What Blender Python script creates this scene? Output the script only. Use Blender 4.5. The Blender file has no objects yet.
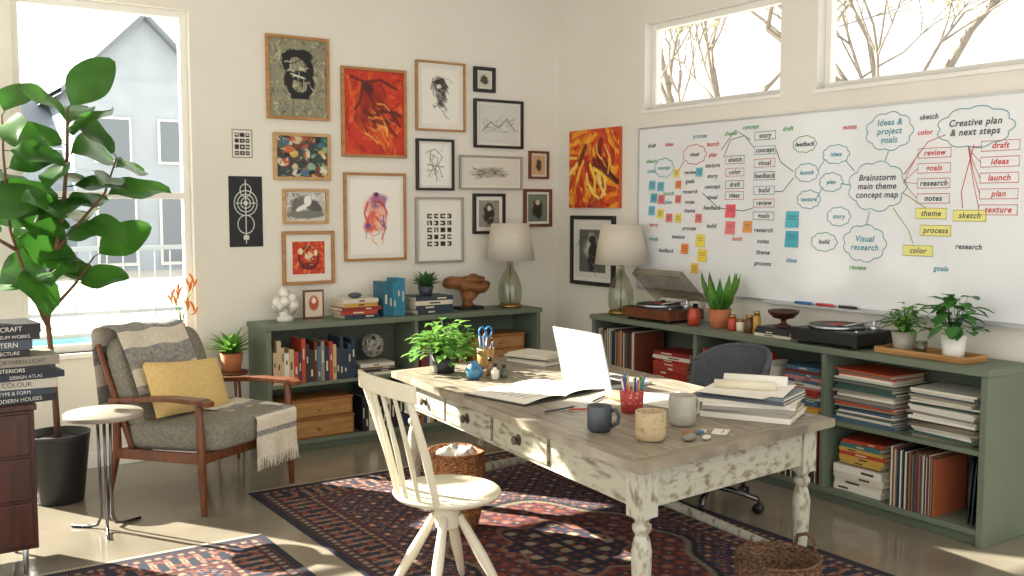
import bpy, math, random
import numpy as np
from mathutils import Vector, Euler, Matrix
random.seed(7); rng=np.random.RandomState(5)
R=math.radians; V=Vector
scene=bpy.context.scene
scene.view_settings.view_transform='Standard'

# ------------------------------------------------------------ materials
def lin(h):
    h=h.lstrip('#'); o=[]
    for i in (0,2,4):
        x=int(h[i:i+2],16)/255; o.append(x/12.92 if x<=.04045 else ((x+.055)/1.055)**2.4)
    return (*o,1)
_mc={}
def mat(name,col,rough=.6,metal=0,col2=None,scale=8,stretch=(1,1,1),lo=.35,hi=.65,bump=0,bscale=60,transl=0,coat=0,detail=4,spec=None,rot=(0,0,0)):
    if name in _mc: return _mc[name]
    m=bpy.data.materials.new(name); m.use_nodes=True; nt=m.node_tree; N=nt.nodes; L=nt.links
    b=N['Principled BSDF']; out=N['Material Output']
    b.inputs['Base Color'].default_value=lin(col); b.inputs['Roughness'].default_value=rough; b.inputs['Metallic'].default_value=metal
    b.inputs['Coat Weight'].default_value=coat
    if spec is not None: b.inputs['Specular IOR Level'].default_value=spec
    tc=N.new('ShaderNodeTexCoord'); mp=N.new('ShaderNodeMapping'); L.new(tc.outputs['Object'],mp.inputs[0]); mp.inputs['Scale'].default_value=stretch; mp.inputs['Rotation'].default_value=rot
    csrc=None
    if col2:
        n=N.new('ShaderNodeTexNoise'); n.inputs['Scale'].default_value=scale; n.inputs['Detail'].default_value=detail; L.new(mp.outputs[0],n.inputs['Vector'])
        r=N.new('ShaderNodeValToRGB'); e=r.color_ramp.elements; e[0].position=lo; e[1].position=hi; e[0].color=lin(col); e[1].color=lin(col2)
        L.new(n.outputs['Fac'],r.inputs[0]); L.new(r.outputs[0],b.inputs['Base Color']); csrc=r.outputs[0]
    if bump:
        n2=N.new('ShaderNodeTexNoise'); n2.inputs['Scale'].default_value=bscale; n2.inputs['Detail'].default_value=3; L.new(mp.outputs[0],n2.inputs['Vector'])
        bp=N.new('ShaderNodeBump'); bp.inputs['Strength'].default_value=bump; bp.inputs['Distance'].default_value=.01
        L.new(n2.outputs['Fac'],bp.inputs['Height']); L.new(bp.outputs[0],b.inputs['Normal'])
    if transl:
        t=N.new('ShaderNodeBsdfTranslucent'); t.inputs[0].default_value=lin(col2 or col)
        mx=N.new('ShaderNodeMixShader'); mx.inputs[0].default_value=transl
        L.new(b.outputs[0],mx.inputs[1]); L.new(t.outputs[0],mx.inputs[2]); L.new(mx.outputs[0],out.inputs[0])
    _mc[name]=m; return m
def K(h,rough=.55): return mat('paint_'+h.strip('#')+str(int(rough*100)),h,rough)
def thin_glass(name,tint,refl=.08,k=.5):
    m=bpy.data.materials.new(name); m.use_nodes=True; nt=m.node_tree; N=nt.nodes; L=nt.links
    N.remove(N['Principled BSDF']); out=N['Material Output']
    t=N.new('ShaderNodeBsdfTransparent'); t.inputs[0].default_value=lin(tint); g=N.new('ShaderNodeBsdfGlossy'); g.inputs['Roughness'].default_value=.03
    lw=N.new('ShaderNodeLayerWeight'); lw.inputs[0].default_value=.25
    ma=N.new('ShaderNodeMath'); ma.operation='MULTIPLY_ADD'; ma.inputs[1].default_value=k; ma.inputs[2].default_value=refl
    mx=N.new('ShaderNodeMixShader'); L.new(lw.outputs['Facing'],ma.inputs[0]); L.new(ma.outputs[0],mx.inputs[0])
    L.new(t.outputs[0],mx.inputs[1]); L.new(g.outputs[0],mx.inputs[2]); L.new(mx.outputs[0],out.inputs[0]); return m
def attr_mat(name,rough=.7,bump=0,bscale=200):
    m=bpy.data.materials.new(name); m.use_nodes=True; nt=m.node_tree; N=nt.nodes; L=nt.links; b=N['Principled BSDF']
    a=N.new('ShaderNodeAttribute'); a.attribute_name='Col'; L.new(a.outputs['Color'],b.inputs['Base Color']); b.inputs['Roughness'].default_value=rough
    if bump:
        tc=N.new('ShaderNodeTexCoord'); n=N.new('ShaderNodeTexNoise'); n.inputs['Scale'].default_value=bscale; L.new(tc.outputs['Object'],n.inputs['Vector'])
        bp=N.new('ShaderNodeBump'); bp.inputs['Strength'].default_value=bump; bp.inputs['Distance'].default_value=.01; L.new(n.outputs['Fac'],bp.inputs['Height']); L.new(bp.outputs[0],b.inputs['Normal'])
    return m

WALL=mat('wall_plaster','#e9e5da',.85,col2='#e5e0d4',scale=1.5,bump=.05,bscale=90)
CEIL=mat('ceiling_paint','#efece4',.9,col2='#ebe8e0',scale=2)
TRIM=mat('trim_white','#f2f0ea',.45,col2='#eeebe3',scale=3)
FLOOR=mat('polished_concrete','#756d60',.11,col2='#978e7e',scale=1.3,detail=8,lo=.3,hi=.7,bump=.015,bscale=25)
GREEN=mat('sage_cabinet','#687361',.5,col2='#6e7967',scale=3,bump=.03,bscale=50)
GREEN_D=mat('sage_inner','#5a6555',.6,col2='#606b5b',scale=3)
OAK=mat('oak','#b98a58',.5,col2='#a1743f',scale=5,stretch=(1,1,6))
OAKL=mat('light_oak','#c9a577',.5,col2='#b98f5c',scale=5,stretch=(1,1,6))
WALNUT=mat('walnut','#7a4526',.4,col2='#5a3019',scale=6,stretch=(6,6,1),bump=.05)
WALNUT_D=mat('dark_walnut','#4a2416',.35,col2='#35180f',scale=5,stretch=(8,1,1))
BLACK=mat('black_satin','#161616',.4,col2='#1c1b1a',scale=4)
DTOP=mat('worn_desk_top','#6a6053',.42,col2='#a79c8a',scale=5,stretch=(9,1,1),lo=.28,hi=.72,bump=.3,bscale=14,detail=10)
CHIP=mat('chipped_paint','#b4b19e',.6,col2='#7a6f57',scale=20,stretch=(1,.5,1.8),lo=.5,hi=.68,bump=.3,bscale=24,detail=12)
CHIP2=mat('chipped_paint_leg','#bbb8a6',.6,col2='#7c7058',scale=24,stretch=(1.4,1.4,.7),lo=.51,hi=.68,bump=.3,bscale=24,detail=12)
CREAM=mat('cream_paint','#ddd5bf',.45,col2='#d2c9b0',scale=5)
STEEL=mat('brushed_steel','#b9bbbd',.28,1,col2='#a5a7aa',scale=8)
ALU=mat('laptop_aluminium','#c9cbce',.38,.6,col2='#c2c4c8',scale=4)
CHROME=mat('dark_chrome','#6e6e70',.25,1)
GREYF=mat('grey_fabric','#8f8b7e',.95,col2='#767367',scale=70,bump=.5,bscale=240)
GREYD=mat('charcoal_fabric','#4b4d54',.95,col2='#585b62',scale=90,bump=.4,bscale=250)
BLK=mat('throw_grey','#a3a099',.98,col2='#7e7d7e',scale=45,bump=.6,bscale=160)
BLKW=mat('throw_cream','#e2dbcb',.98,col2='#d3c9b8',scale=60,bump=.6,bscale=160)
MUST=mat('mustard_linen','#e0c286',.95,col2='#d6b676',scale=60,bump=.35,bscale=200)
LEAF=mat('fig_leaf','#224718',.33,col2='#437a29',scale=4,lo=.35,hi=.7,transl=.3)
LEAF2=mat('bright_leaf','#447a2d',.5,col2='#7cab48',scale=8,transl=.3)
LEAF3=mat('succulent_leaf','#3c6b3f',.5,col2='#5c8a55',scale=10,transl=.15)
LEAFD=mat('deep_leaf','#2f6431',.4,col2='#4c8c3c',scale=8,transl=.25)
BARK=mat('bark','#7b5a42',.9,col2='#5b4130',scale=20,stretch=(1,1,.3),bump=.4)
SOIL=mat('soil','#3a2a1e',.95,col2='#241a12',scale=60,bump=.6,bscale=90)
TERRA=mat('terracotta','#b9714a',.8,col2='#a8613c',scale=10)
POTB=mat('black_pot','#1d1d1e',.45,col2='#252526',scale=6)
CERW=mat('white_ceramic','#e8e4da',.3,col2='#dedace',scale=6)
CERD=mat('dark_stoneware','#4b5258',.4,col2='#2f353b',scale=9)
CERT=mat('speckled_tan','#b19c78',.5,col2='#8b7650',scale=60,lo=.55,hi=.68)
CERG=mat('grey_stoneware','#a9a498',.45,col2='#94907f',scale=12)
RATT=mat('rattan','#b87a48',.7,col2='#6e4020',scale=60,stretch=(1,1,2.2),lo=.4,hi=.6,bump=.9,bscale=80)
RATTD=mat('dark_wicker','#7d5a3c',.8,col2='#3c2a1c',scale=70,stretch=(1,1,1.8),lo=.4,hi=.6,bump=.9,bscale=90)
PAPER=mat('paper','#e9e5db',.8,col2='#e2ddd1',scale=5)
PAGES=mat('page_edges','#ded6c2',.9,col2='#c9bfa6',scale=40,stretch=(.2,.2,8))
SHADE=mat('linen_shade','#f3ede0',.9,col2='#ece5d5',scale=90,transl=.4)
LOGM=mat('driftwood','#9a6436',.6,col2='#66401f',scale=14,stretch=(.6,2,2),bump=.8,bscale=26)
BRASS=mat('brass','#a98a52',.35,1)
WBOARD=mat('whiteboard_enamel','#eceef0',.12,col2='#e9ebee',scale=2,coat=.3)
GLASS=thin_glass('window_glass','#fbfdfc',.02)
VGLASS=thin_glass('lamp_glass','#dfe3d6',.08,.35)
ACRYL=thin_glass('dust_cover_acrylic','#e6e2dc',.12,.3)
PAINTED=attr_mat('painted_art',.6,.05,120)
RUGM=attr_mat('woven_wool',.97,.6,350)

# ------------------------------------------------------------ mesh builder
class Ob:
    def __init__(s,name,loc=(0,0,0),rz=0): s.n=name; s.loc=loc; s.rz=rz; s.v=[]; s.f=[]; s.mi=[]; s.sm=[]; s.ms=[]
    def add(s,vs,fs,m,sm=False,M=None):
        if m not in s.ms: s.ms.append(m)
        i=s.ms.index(m); o=len(s.v)
        for p in vs:
            p=V(p); s.v.append(tuple(M@p if M else p))
        for f in fs: s.f.append([a+o for a in f]); s.mi.append(i); s.sm.append(sm)
    def bx(s,x0,x1,y0,y1,z0,z1,m,M=None):
        vs=[(x,y,z) for z in (z0,z1) for y in (y0,y1) for x in (x0,x1)]
        s.add(vs,[(0,2,3,1),(4,5,7,6),(0,1,5,4),(2,6,7,3),(0,4,6,2),(1,3,7,5)],m,False,M)
    def box(s,c,d,m,r=(0,0,0)):
        M=Matrix.Translation(c)@Euler([R(a) for a in r]).to_matrix().to_4x4()
        s.bx(-d[0]/2,d[0]/2,-d[1]/2,d[1]/2,-d[2]/2,d[2]/2,m,M)
    def tube(s,pts,rad,m,n=10,sm=True,sq=1.0,M=None):
        pts=[V(p) for p in pts]; k=len(pts)
        if not hasattr(rad,'__len__'): rad=[rad]*k
        vs=[]; fs=[]; side=None
        for i,p in enumerate(pts):
            t=(pts[min(i+1,k-1)]-pts[max(i-1,0)]).normalized()
            if side is None:
                a=V((0,0,1)) if abs(t.z)<.9 else V((1,0,0)); side=t.cross(a).normalized()
            side=(side-t*side.dot(t)).normalized(); up=side.cross(t)
            for j in range(n):
                th=2*math.pi*j/n; vs.append(p+side*math.cos(th)*rad[i]+up*math.sin(th)*rad[i]*sq)
        for i in range(k-1):
            for j in range(n):
                a=i*n+j; b=i*n+(j+1)%n; fs.append((a,b,b+n,a+n))
        fs.append(tuple(range(n-1,-1,-1))); fs.append(tuple((k-1)*n+j for j in range(n)))
        s.add(vs,fs,m,sm,M)
    def lathe(s,prof,m,c=(0,0,0),n=28,sx=1,sy=1,M=None):
        vs=[];fs=[];k=len(prof)
        for r,z in prof:
            for j in range(n):
                th=2*math.pi*j/n; vs.append((c[0]+math.cos(th)*r*sx,c[1]+math.sin(th)*r*sy,c[2]+z))
        for i in range(k-1):
            for j in range(n):
                a=i*n+j; b=i*n+(j+1)%n; fs.append((a,b,b+n,a+n))
        if prof[0][0]>0: fs.append(tuple(range(n-1,-1,-1)))
        if prof[-1][0]>0: fs.append(tuple((k-1)*n+j for j in range(n)))
        s.add(vs,fs,m,True,M)
    def ell(s,c,r,m,rot=(0,0,0),e=1.0,n=20,nv=12,jit=0):
        M=Matrix.Translation(c)@Euler([R(a) for a in rot]).to_matrix().to_4x4(); vs=[];fs=[]
        f=lambda w,q: math.copysign(abs(w)**q,w)
        for i in range(nv+1):
            ph=-math.pi/2+math.pi*i/nv
            for j in range(n):
                th=2*math.pi*j/n; q=1+jit*math.sin(3*th+2*ph)*math.cos(2*ph+th)
                vs.append((r[0]*f(math.cos(ph),e)*f(math.cos(th),e)*q,r[1]*f(math.cos(ph),e)*f(math.sin(th),e)*q,r[2]*f(math.sin(ph),e)*q))
        for i in range(nv):
            for j in range(n):
                a=i*n+j; b=i*n+(j+1)%n; fs.append((a,b,b+n,a+n))
        s.add(vs,fs,m,True,M)
    def sheet(s,fn,nu,nv,m,M=None,mfn=None):
        vs=[fn(i/nu,j/nv) for j in range(nv+1) for i in range(nu+1)]
        fs=[(j*(nu+1)+i,j*(nu+1)+i+1,(j+1)*(nu+1)+i+1,(j+1)*(nu+1)+i) for j in range(nv) for i in range(nu)]
        if not mfn: s.add(vs,fs,m,True,M); return
        s.add(vs,fs,m,True,M); st=len(s.mi)-len(fs)
        for q in range(len(fs)):
            mm=mfn((q%nu+.5)/nu,(q//nu+.5)/nv)
            if mm not in s.ms: s.ms.append(mm)
            s.mi[st+q]=s.ms.index(mm)
    def leaf(s,b,d,up,L,W,m,droop=.25,fold=.15,kind=0,n=6,wave=.02):
        b=V(b); d=V(d).normalized(); up=V(up); sd=d.cross(up)
        if sd.length<.05: sd=d.cross(V((1,0,0)))
        sd.normalize(); nn=sd.cross(d).normalized(); vs=[];fs=[]
        for i in range(n+1):
            t=i/n
            w=(math.sin(math.pi*min(1,t**.85*.97+.015))**.75*(.66+.45*t) if kind==0 else (math.sin(math.pi*(t**.6)*.98+.02) if kind==1 else (1-t**3)*(.6+.4*math.sin(math.pi*t))))*W/2
            for v in (-1,-.5,0,.5,1):
                p=b+d*(t*L*(1-.15*droop*t))-nn*(droop*L*t*t)+sd*(w*v)+nn*(fold*abs(v)*w*2*.5+wave*L*math.sin(t*9+v)*abs(v))
                vs.append(p)
        for i in range(n):
            for j in range(4):
                a=i*5+j; fs.append((a,a+1,a+6,a+5))
        s.add(vs,fs,m,True)
    def build(s,bevel=0,parent=None,sub=0):
        me=bpy.data.meshes.new(s.n); me.from_pydata(s.v,[],s.f)
        for m in s.ms: me.materials.append(m)
        me.polygons.foreach_set('material_index',s.mi); me.polygons.foreach_set('use_smooth',s.sm); me.update()
        o=bpy.data.objects.new(s.n,me); bpy.context.collection.objects.link(o); o.location=s.loc; o.rotation_euler=(0,0,R(s.rz))
        if bevel:
            b=o.modifiers.new('bevel','BEVEL'); b.width=bevel; b.segments=2; b.limit_method='ANGLE'; b.angle_limit=R(50)
        if parent: o.parent=parent
        return o

# ------------------------------------------------------------ numpy canvas for paintings / rugs
def tolin(a): return np.where(a<=.04045,a/12.92,((np.clip(a,0,1)+.055)/1.055)**2.4)
def hexa(h): h=h.lstrip('#'); return np.array([int(h[i:i+2],16)/255 for i in (0,2,4)])
class Cv:
    def __init__(s,W,H,bg='#ffffff'):
        s.W=W;s.H=H;s.a=np.ones((H,W,3))*hexa(bg); s.X,s.Y=np.meshgrid(np.linspace(0,1,W),np.linspace(0,1,H)); s.asp=H/W
    def mix(s,mask,c): s.a=s.a*(1-mask[...,None])+hexa(c)*mask[...,None]
    def noise(s,f=6,seed=0):
        r=np.random.RandomState(seed); n=np.zeros_like(s.X)
        for k in range(10):
            a=r.uniform(0,6.28); q=f*r.uniform(.5,2.2); n+=np.sin(s.X*q*math.cos(a)*3+s.Y*s.asp*q*math.sin(a)*3+r.uniform(0,6.28)+1.5*np.sin(s.Y*q*1.7+k)) /(1+q/f)
        n-=n.min(); return n/n.max()
    def blob(s,cx,cy,rx,ry,c,ang=0,soft=.15,al=1,wob=0,seed=0):
        dx=s.X-cx; dy=(s.Y-cy)*1.0; ca,sa=math.cos(R(ang)),math.sin(R(ang)); u=(dx*ca+dy*sa)/rx; v=(-dx*sa+dy*ca)/ry
        d=np.sqrt(u*u+v*v)
        if wob: d=d+wob*(s.noise(5,seed)-.5)
        s.mix(np.clip((1-d)/soft+.5,0,1)*al,c)
    def ring(s,cx,cy,rx,ry,c,w=.1,ang=0):
        dx=s.X-cx; dy=s.Y-cy; ca,sa=math.cos(R(ang)),math.sin(R(ang)); u=(dx*ca+dy*sa)/rx; v=(-dx*sa+dy*ca)/ry
        s.mix((np.abs(np.sqrt(u*u+v*v)-1)<w).astype(float),c)
    def line(s,pts,w,c,al=1):
        d=np.ones_like(s.X)*9
        for (x0,y0),(x1,y1) in zip(pts[:-1],pts[1:]):
            ax,ay=x1-x0,(y1-y0)*s.asp; L2=ax*ax+ay*ay+1e-9; t=np.clip(((s.X-x0)*ax+(s.Y-y0)*s.asp*ay)/L2,0,1)
            d=np.minimum(d,np.hypot(s.X-x0-t*ax,(s.Y-y0)*s.asp-t*ay))
        s.mix(np.clip((w-d)/(.4/s.W+.25*w)+.5,0,1)*al,c)
    def strokes(s,n,pal,w,L,seed,ang=None,al=.8,box=(0,1,0,1)):
        r=random.Random(seed)
        for k in range(n):
            x,y=r.uniform(box[0],box[1]),r.uniform(box[2],box[3]); a=(r.uniform(0,6.28) if ang is None else R(ang)+r.uniform(-.5,.5)+math.sin(x*5+y*4)); l=L*r.uniform(.4,1.2)
            b=a+r.uniform(-.8,.8); s.line([(x,y),(x+l*math.cos(a)*.5,y+l*math.sin(a)*.5),(x+l*math.cos(a)*.5+l*math.cos(b)*.5,y+l*math.sin(a)*.5+l*math.sin(b)*.5)],w*r.uniform(.4,1.2),r.choice(pal),al)
    def rect(s,x0,x1,y0,y1,c): s.mix(((s.X>=x0)&(s.X<=x1)&(s.Y>=y0)&(s.Y<=y1)).astype(float),c)
def canvas_mesh(name,a,w,h,m,parent=None,loc=(0,0,0),flat=False,rz=0):
    H,W=a.shape[:2]; xs=np.linspace(-w/2,w/2,W); zs=np.linspace(h/2,-h/2,H); X,Z=np.meshgrid(xs,zs); co=np.zeros((H*W,3)); co[:,0]=X.ravel()
    if flat: co[:,1]=Z.ravel()
    else: co[:,2]=Z.ravel()
    i=np.arange(H*W).reshape(H,W); q=np.stack([i[:-1,:-1],i[1:,:-1],i[1:,1:],i[:-1,1:]],-1).reshape(-1,4)
    me=bpy.data.meshes.new(name); me.from_pydata(co.tolist(),[],q.tolist())
    at=me.color_attributes.new('Col','FLOAT_COLOR','POINT'); c=np.ones((H*W,4),dtype=np.float32); c[:,:3]=tolin(a).reshape(-1,3); at.data.foreach_set('color',c.ravel())
    me.materials.append(m); o=bpy.data.objects.new(name,me); bpy.context.collection.objects.link(o); o.location=loc; o.rotation_euler=(0,0,R(rz))
    if parent: o.parent=parent
    return o

# ------------------------------------------------------------ room shell
XR,YB,ZC=4.82,6.54,3.28
XL,YF=-2.6,-.6
def wall_with_holes(name,a0,a1,holes,plane):
    o=Ob(name); T=.16
    def put(u0,u1,z0,z1):
        if u1-u0<1e-4 or z1-z0<1e-4: return
        if plane=='B': o.bx(u0,u1,YB,YB+T,z0,z1,WALL)
        else: o.bx(XR,XR+T,u0,u1,z0,z1,WALL)
    u=a0
    for h0,h1,z0,z1 in sorted(holes):
        put(u,h0,0,ZC); put(h0,h1,0,z0); put(h0,h1,z1,ZC); u=h1
    put(u,a1,0,ZC); return o.build()
WB=(.86,1.89,.73,2.88); WB_SUN=(-.62,.5,.35,2.88)  # second opening: unseen window, added and placed to throw sun patches onto the floor
wall_with_holes('wall_back',XL,XR,[WB,WB_SUN],'B')
RW=[(4.24,5.49,2.32,2.93),(2.3,3.96,2.32,2.93),(.4,1.9,2.32,2.93)]
wall_with_holes('wall_right',YF,YB+.16,RW,'R')
o=Ob('floor'); o.bx(XL,XR+.16,YF,YB+.16,-.1,0,FLOOR); o.build()
o=Ob('ceiling'); o.bx(XL,XR+.16,YF,YB+.16,ZC,ZC+.1,CEIL); o.build()
o=Ob('baseboard_back'); o.bx(XL,XR,YB-.015,YB,0,.1,TRIM); o.build(.004)
o=Ob('baseboard_right'); o.bx(XR-.015,XR,YF,YB-.015,0,.1,TRIM); o.build(.004)
def window_b(n,x0,x1,z0,z1,rail=None):
    o=Ob(n); y0,y1=YB+.06,YB+.12; w=.045
    o.bx(x0,x0+w,y0,y1,z0,z1,TRIM); o.bx(x1-w,x1,y0,y1,z0,z1,TRIM); o.bx(x0+w,x1-w,y0,y1,z1-w,z1,TRIM); o.bx(x0+w,x1-w,y0,y1,z0,z0+w,TRIM)
    if rail: o.bx(x0+w,x1-w,y0,y1,rail-.022,rail+.022,TRIM)
    o.bx(x0+w,x1-w,YB+.088,YB+.092,z0+w,z1-w,GLASS)
    o.bx(x0-.03,x1+.03,YB-.035,YB+.06,z0-.03,z0,TRIM); return o.build(.004)
window_b('window_1',*WB,rail=1.70); window_b('window_2',*WB_SUN,rail=1.7)
for i,(y0,y1,z0,z1) in enumerate(RW):
    o=Ob('window_%d'%(i+3)); x0,x1=XR+.07,XR+.12; w=.04
    o.bx(x0,x1,y0,y0+w,z0,z1,TRIM); o.bx(x0,x1,y1-w,y1,z0,z1,TRIM); o.bx(x0,x1,y0+w,y1-w,z0,z0+w,TRIM); o.bx(x0,x1,y0+w,y1-w,z1-w,z1,TRIM)
    o.bx(XR+.09,XR+.094,y0+w,y1-w,z0+w,z1-w,GLASS); o.bx(XR-.012,XR+.07,y0-.02,y1+.02,z0-.025,z0,TRIM); o.build(.003)

# ------------------------------------------------------------ outdoors
HW=mat('siding','#a9b2bc',.8,col2='#a0a9b4',scale=2); ROOF=mat('roof_shingle','#7d858f',.9,col2='#727a85',scale=20)
GRD=mat('patio_concrete','#bdb8ac',.9,col2='#b1aca0',scale=2); POOL=mat('pool_water','#4aa6b5',.08,col2='#3a96a8',scale=3)
o=Ob('ground_outside'); o.bx(-25,40,6.75,55,-.35,-.25,GRD); o.build()
o=Ob('swimming_pool'); o.bx(.3,4.2,12,15,-.25,-.2,POOL); o.bx(.1,4.4,11.8,12,-.25,-.15,GRD); o.bx(.1,4.4,15,15.2,-.25,-.15,GRD); o.bx(.1,.3,12,15,-.25,-.15,GRD); o.bx(4.2,4.4,12,15,-.25,-.15,GRD); o.build()
o=Ob('neighbour_house')
def hgable(x0,x1,y0,y1,z,h):
    xm=(x0+x1)/2
    o.add([(x0,y0,z),(x1,y0,z),(xm,y0,z+h)],[(0,1,2)],HW)
    for a,b in ((x0-.35,xm),(x1+.35,xm)):
        za=z-.35*h/((x1-x0)/2)
        o.add([(a,y0-.35,za),(b,y0-.35,z+h),(b,y1,z+h),(a,y1,za),(a,y0-.35,za+.16),(b,y0-.35,z+h+.16),(b,y1,z+h+.16),(a,y1,za+.16)],[(0,1,2,3),(4,5,6,7),(0,1,5,4)],ROOF)
def ridge(x0,x1,y0,y1,z,h):
    o.add([(x0-.3,y0-.35,z),(x1+.3,y0-.35,z),(x1+.3,(y0+y1)/2,z+h),(x0-.3,(y0+y1)/2,z+h)],[(0,1,2,3)],ROOF)
o.bx(5.6,9.6,31,38,-.3,5.2,HW); hgable(5.6,9.6,31,38,5.2,2.0)
o.bx(9.6,17,32,38,-.3,4.6,HW); ridge(9.6,17,32,38,4.6,2); o.bx(-4,5.6,33,38,-.3,3.4,HW); ridge(-4,5.6,33,38,3.4,1.8)
WG=mat('dark_pane','#6d757e',.2)
for x in (6.2,8.0): o.bx(x-.07,x+.97,30.9,30.98,2.93,4.27,TRIM); o.bx(x,x+.9,30.86,30.9,3,4.2,WG); o.bx(x-.07,x+1.07,30.9,30.98,-.1,1.97,TRIM); o.bx(x,x+1.0,30.86,30.9,0,1.9,WG)
for x in (1,3.4,10.4,12.4): o.bx(x-.07,x+1.07,31.8,31.95,.7,2.27,TRIM); o.bx(x,x+1,31.76,31.8,.8,2.2,WG)
o.build()
o=Ob('patio_fence')
FEN=K('#8f959a')
for i in range(60): o.bx(-4+i*.25,-3.98+i*.25,17.0,17.02,-.25,.95,FEN)
o.bx(-4,11,16.98,17.05,.93,1.0,FEN); o.bx(-4,11,16.98,17.05,-.1,-.04,FEN); o.build()
TW=mat('tree_bark_pale','#8f8478',.9,col2='#7b7066',scale=10)
def tree(name,x,y,z,seed,BL=None,h=2.2):
    r=random.Random(seed); o=Ob(name,(x,y,z))
    def br(p,d,L,rad,dep):
        pts=[p]; q=p.copy(); dd=d.copy()
        for k in range(4):
            dd=(dd+V((r.uniform(-.22,.22),r.uniform(-.22,.22),r.uniform(-.1,.16)))).normalized(); q=q+dd*L/4; pts.append(q.copy())
        o.tube(pts,[rad*(1-.12*i) for i in range(5)],TW,5)
        if BL and dep<=1:
            for k in range(4):
                c=pts[r.randint(1,4)]+V((r.uniform(-.1,.1),r.uniform(-.1,.1),r.uniform(-.1,.1))); o.leaf(c,(r.uniform(-1,1),r.uniform(-1,1),r.uniform(-.5,.5)),(0,0,1),.08,.05,BL,n=2)
        if dep>0:
            for k in range(4 if dep>1 else 3):
                nd=(dd+V((r.uniform(-1,1),r.uniform(-1,1),r.uniform(-.3,.7)))).normalized(); br(pts[r.randint(2,4)],nd,L*.68,rad*.5,dep-1)
    br(V((0,0,0)),V((0,0,1)),h,.1,5); return o.build()
BUD=mat('spring_buds','#b5ae86',.8,transl=.4)
tree('garden_tree',9.8,9.4,-.25,3,BUD,3.2); tree('garden_tree',9.6,6.2,-.25,11,BUD,3.2)

# ------------------------------------------------------------ artworks
FR={'oak':OAK,'light':OAKL,'black':BLACK,'silver':mat('silver_frame','#a8a39a',.4,.5),'brown':WALNUT}
def picture(name,u0,u1,z0,z1,frame,matw,cv,wall='B',fw=.02,depth=.03,side=None):
    w,h=u1-u0,z1-z0
    if wall=='B': loc=((u0+u1)/2,YB,(z0+z1)/2); rz=0
    else: loc=(XR,(u0+u1)/2,(z0+z1)/2); rz=-90
    o=Ob(name,loc,rz)
    if frame:
        m=FR[frame]
        o.bx(-w/2,-w/2+fw,-depth,-.001,-h/2,h/2,m); o.bx(w/2-fw,w/2,-depth,-.001,-h/2,h/2,m)
        o.bx(-w/2+fw,w/2-fw,-depth,-.001,h/2-fw,h/2,m); o.bx(-w/2+fw,w/2-fw,-depth,-.001,-h/2,-h/2+fw,m)
        o.bx(-w/2+fw,w/2-fw,-.014,-.002,-h/2+fw,h/2-fw,PAPER); yy=-.016; e=fw+matw
    else:
        o.bx(-w/2,w/2,-depth,-.001,-h/2,h/2,side or PAPER); yy=-depth-.001; e=0
    ob=o.build(.002)
    canvas_mesh('artwork',cv.a,w-2*e,h-2*e,PAINTED,ob,(0,yy,0)); return ob
def C(w,h,bg): k=190; return Cv(max(24,int(w*k)),max(24,int(h*k)),bg)
# 1
c=C(.44,.56,'#8d8a72'); c.strokes(260,['#b5ae86','#5c6258','#d0caa0','#7b7a66','#9c9a84','#46483f'],.012,.09,31,al=.75)
c.ring(.5,.34,.22,.15,'#141414',.3,20); c.ring(.54,.58,.2,.14,'#161616',.26,0); c.blob(.34,.5,.08,.12,'#161616',20,.4); c.line([(.25,.22),(.6,.16),(.74,.4),(.66,.74),(.4,.74)],.035,'#101010'); c.blob(.62,.2,.14,.07,'#161616',10,.3); c.line([(.38,.45),(.62,.5)],.016,'#d8d3c0'); c.strokes(30,['#101010','#d8d3c0','#2b2b26'],.01,.12,5,box=(.25,.75,.2,.75))
picture('framed_abstract_print',2.39,2.84,2.22,2.78,'oak',0,c)
# 7
c=C(.5,.62,'#c8361c'); c.strokes(200,['#d2411c','#b92a16','#de5a1c','#a3200f','#e87a2a','#c8331a'],.03,.22,7,60,.7)
c.blob(.45,.42,.2,.26,'#7d1a0e',25,.8,.75,.6,2); c.blob(.56,.58,.1,.2,'#e98a30',-20,.9,.7,.5,3); c.strokes(14,['#5a160c','#3a120c','#6a160c','#8e1b0f'],.03,.35,12,70,.75,(.25,.7,.1,.6)); c.strokes(12,['#f0a648','#e98a30','#f2b860'],.014,.2,13,60,.8,(.3,.7,.3,.85)); c.blob(.38,.2,.1,.06,'#3a120c',20,.6,.8,.4,4); c.line([(.12,.08),(.35,.14),(.6,.1),(.88,.2)],.022,'#4a140c',.7)
picture('red_abstract_painting',2.93,3.44,1.98,2.61,'oak',0,c)
# 4
c=C(.38,.3,'#39413c')
r=random.Random(4)
for k in range(56): c.blob(r.random(),r.random(),r.uniform(.03,.12),r.uniform(.03,.12),r.choice(['#d9d3c0','#b9552f','#2f6a63','#1c1f22','#8fae93','#d9c3a0','#c96a3a','#7c3d2b','#486f86','#cfae5a']),r.uniform(0,180),.2)
c.strokes(60,['#d9d3c0','#1c1f22','#b9552f','#8fae93','#2f6a63','#efe6d0'],.01,.12,9); 
picture('framed_colour_collage',2.43,2.84,1.81,2.13,'light',.0,c,fw=.022)
# 5
c=C(.3,.2,'#cfcdc6'); c.strokes(60,['#8f8d86','#efeee8','#55554f','#b5b3ac'],.02,.2,3); c.blob(.3,.45,.2,.35,'#55554f',20,.4,.8,.5,1); c.blob(.7,.5,.2,.3,'#3b3a36',-20,.3,.8,.5,2); c.blob(.5,.8,.5,.15,'#7b7a73'); c.blob(.55,.3,.1,.2,'#efeee8'); c.blob(.4,.55,.08,.2,'#e9e7e0',50)
picture('framed_monochrome_photo',2.49,2.82,1.51,1.75,'light',.008,c)
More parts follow.
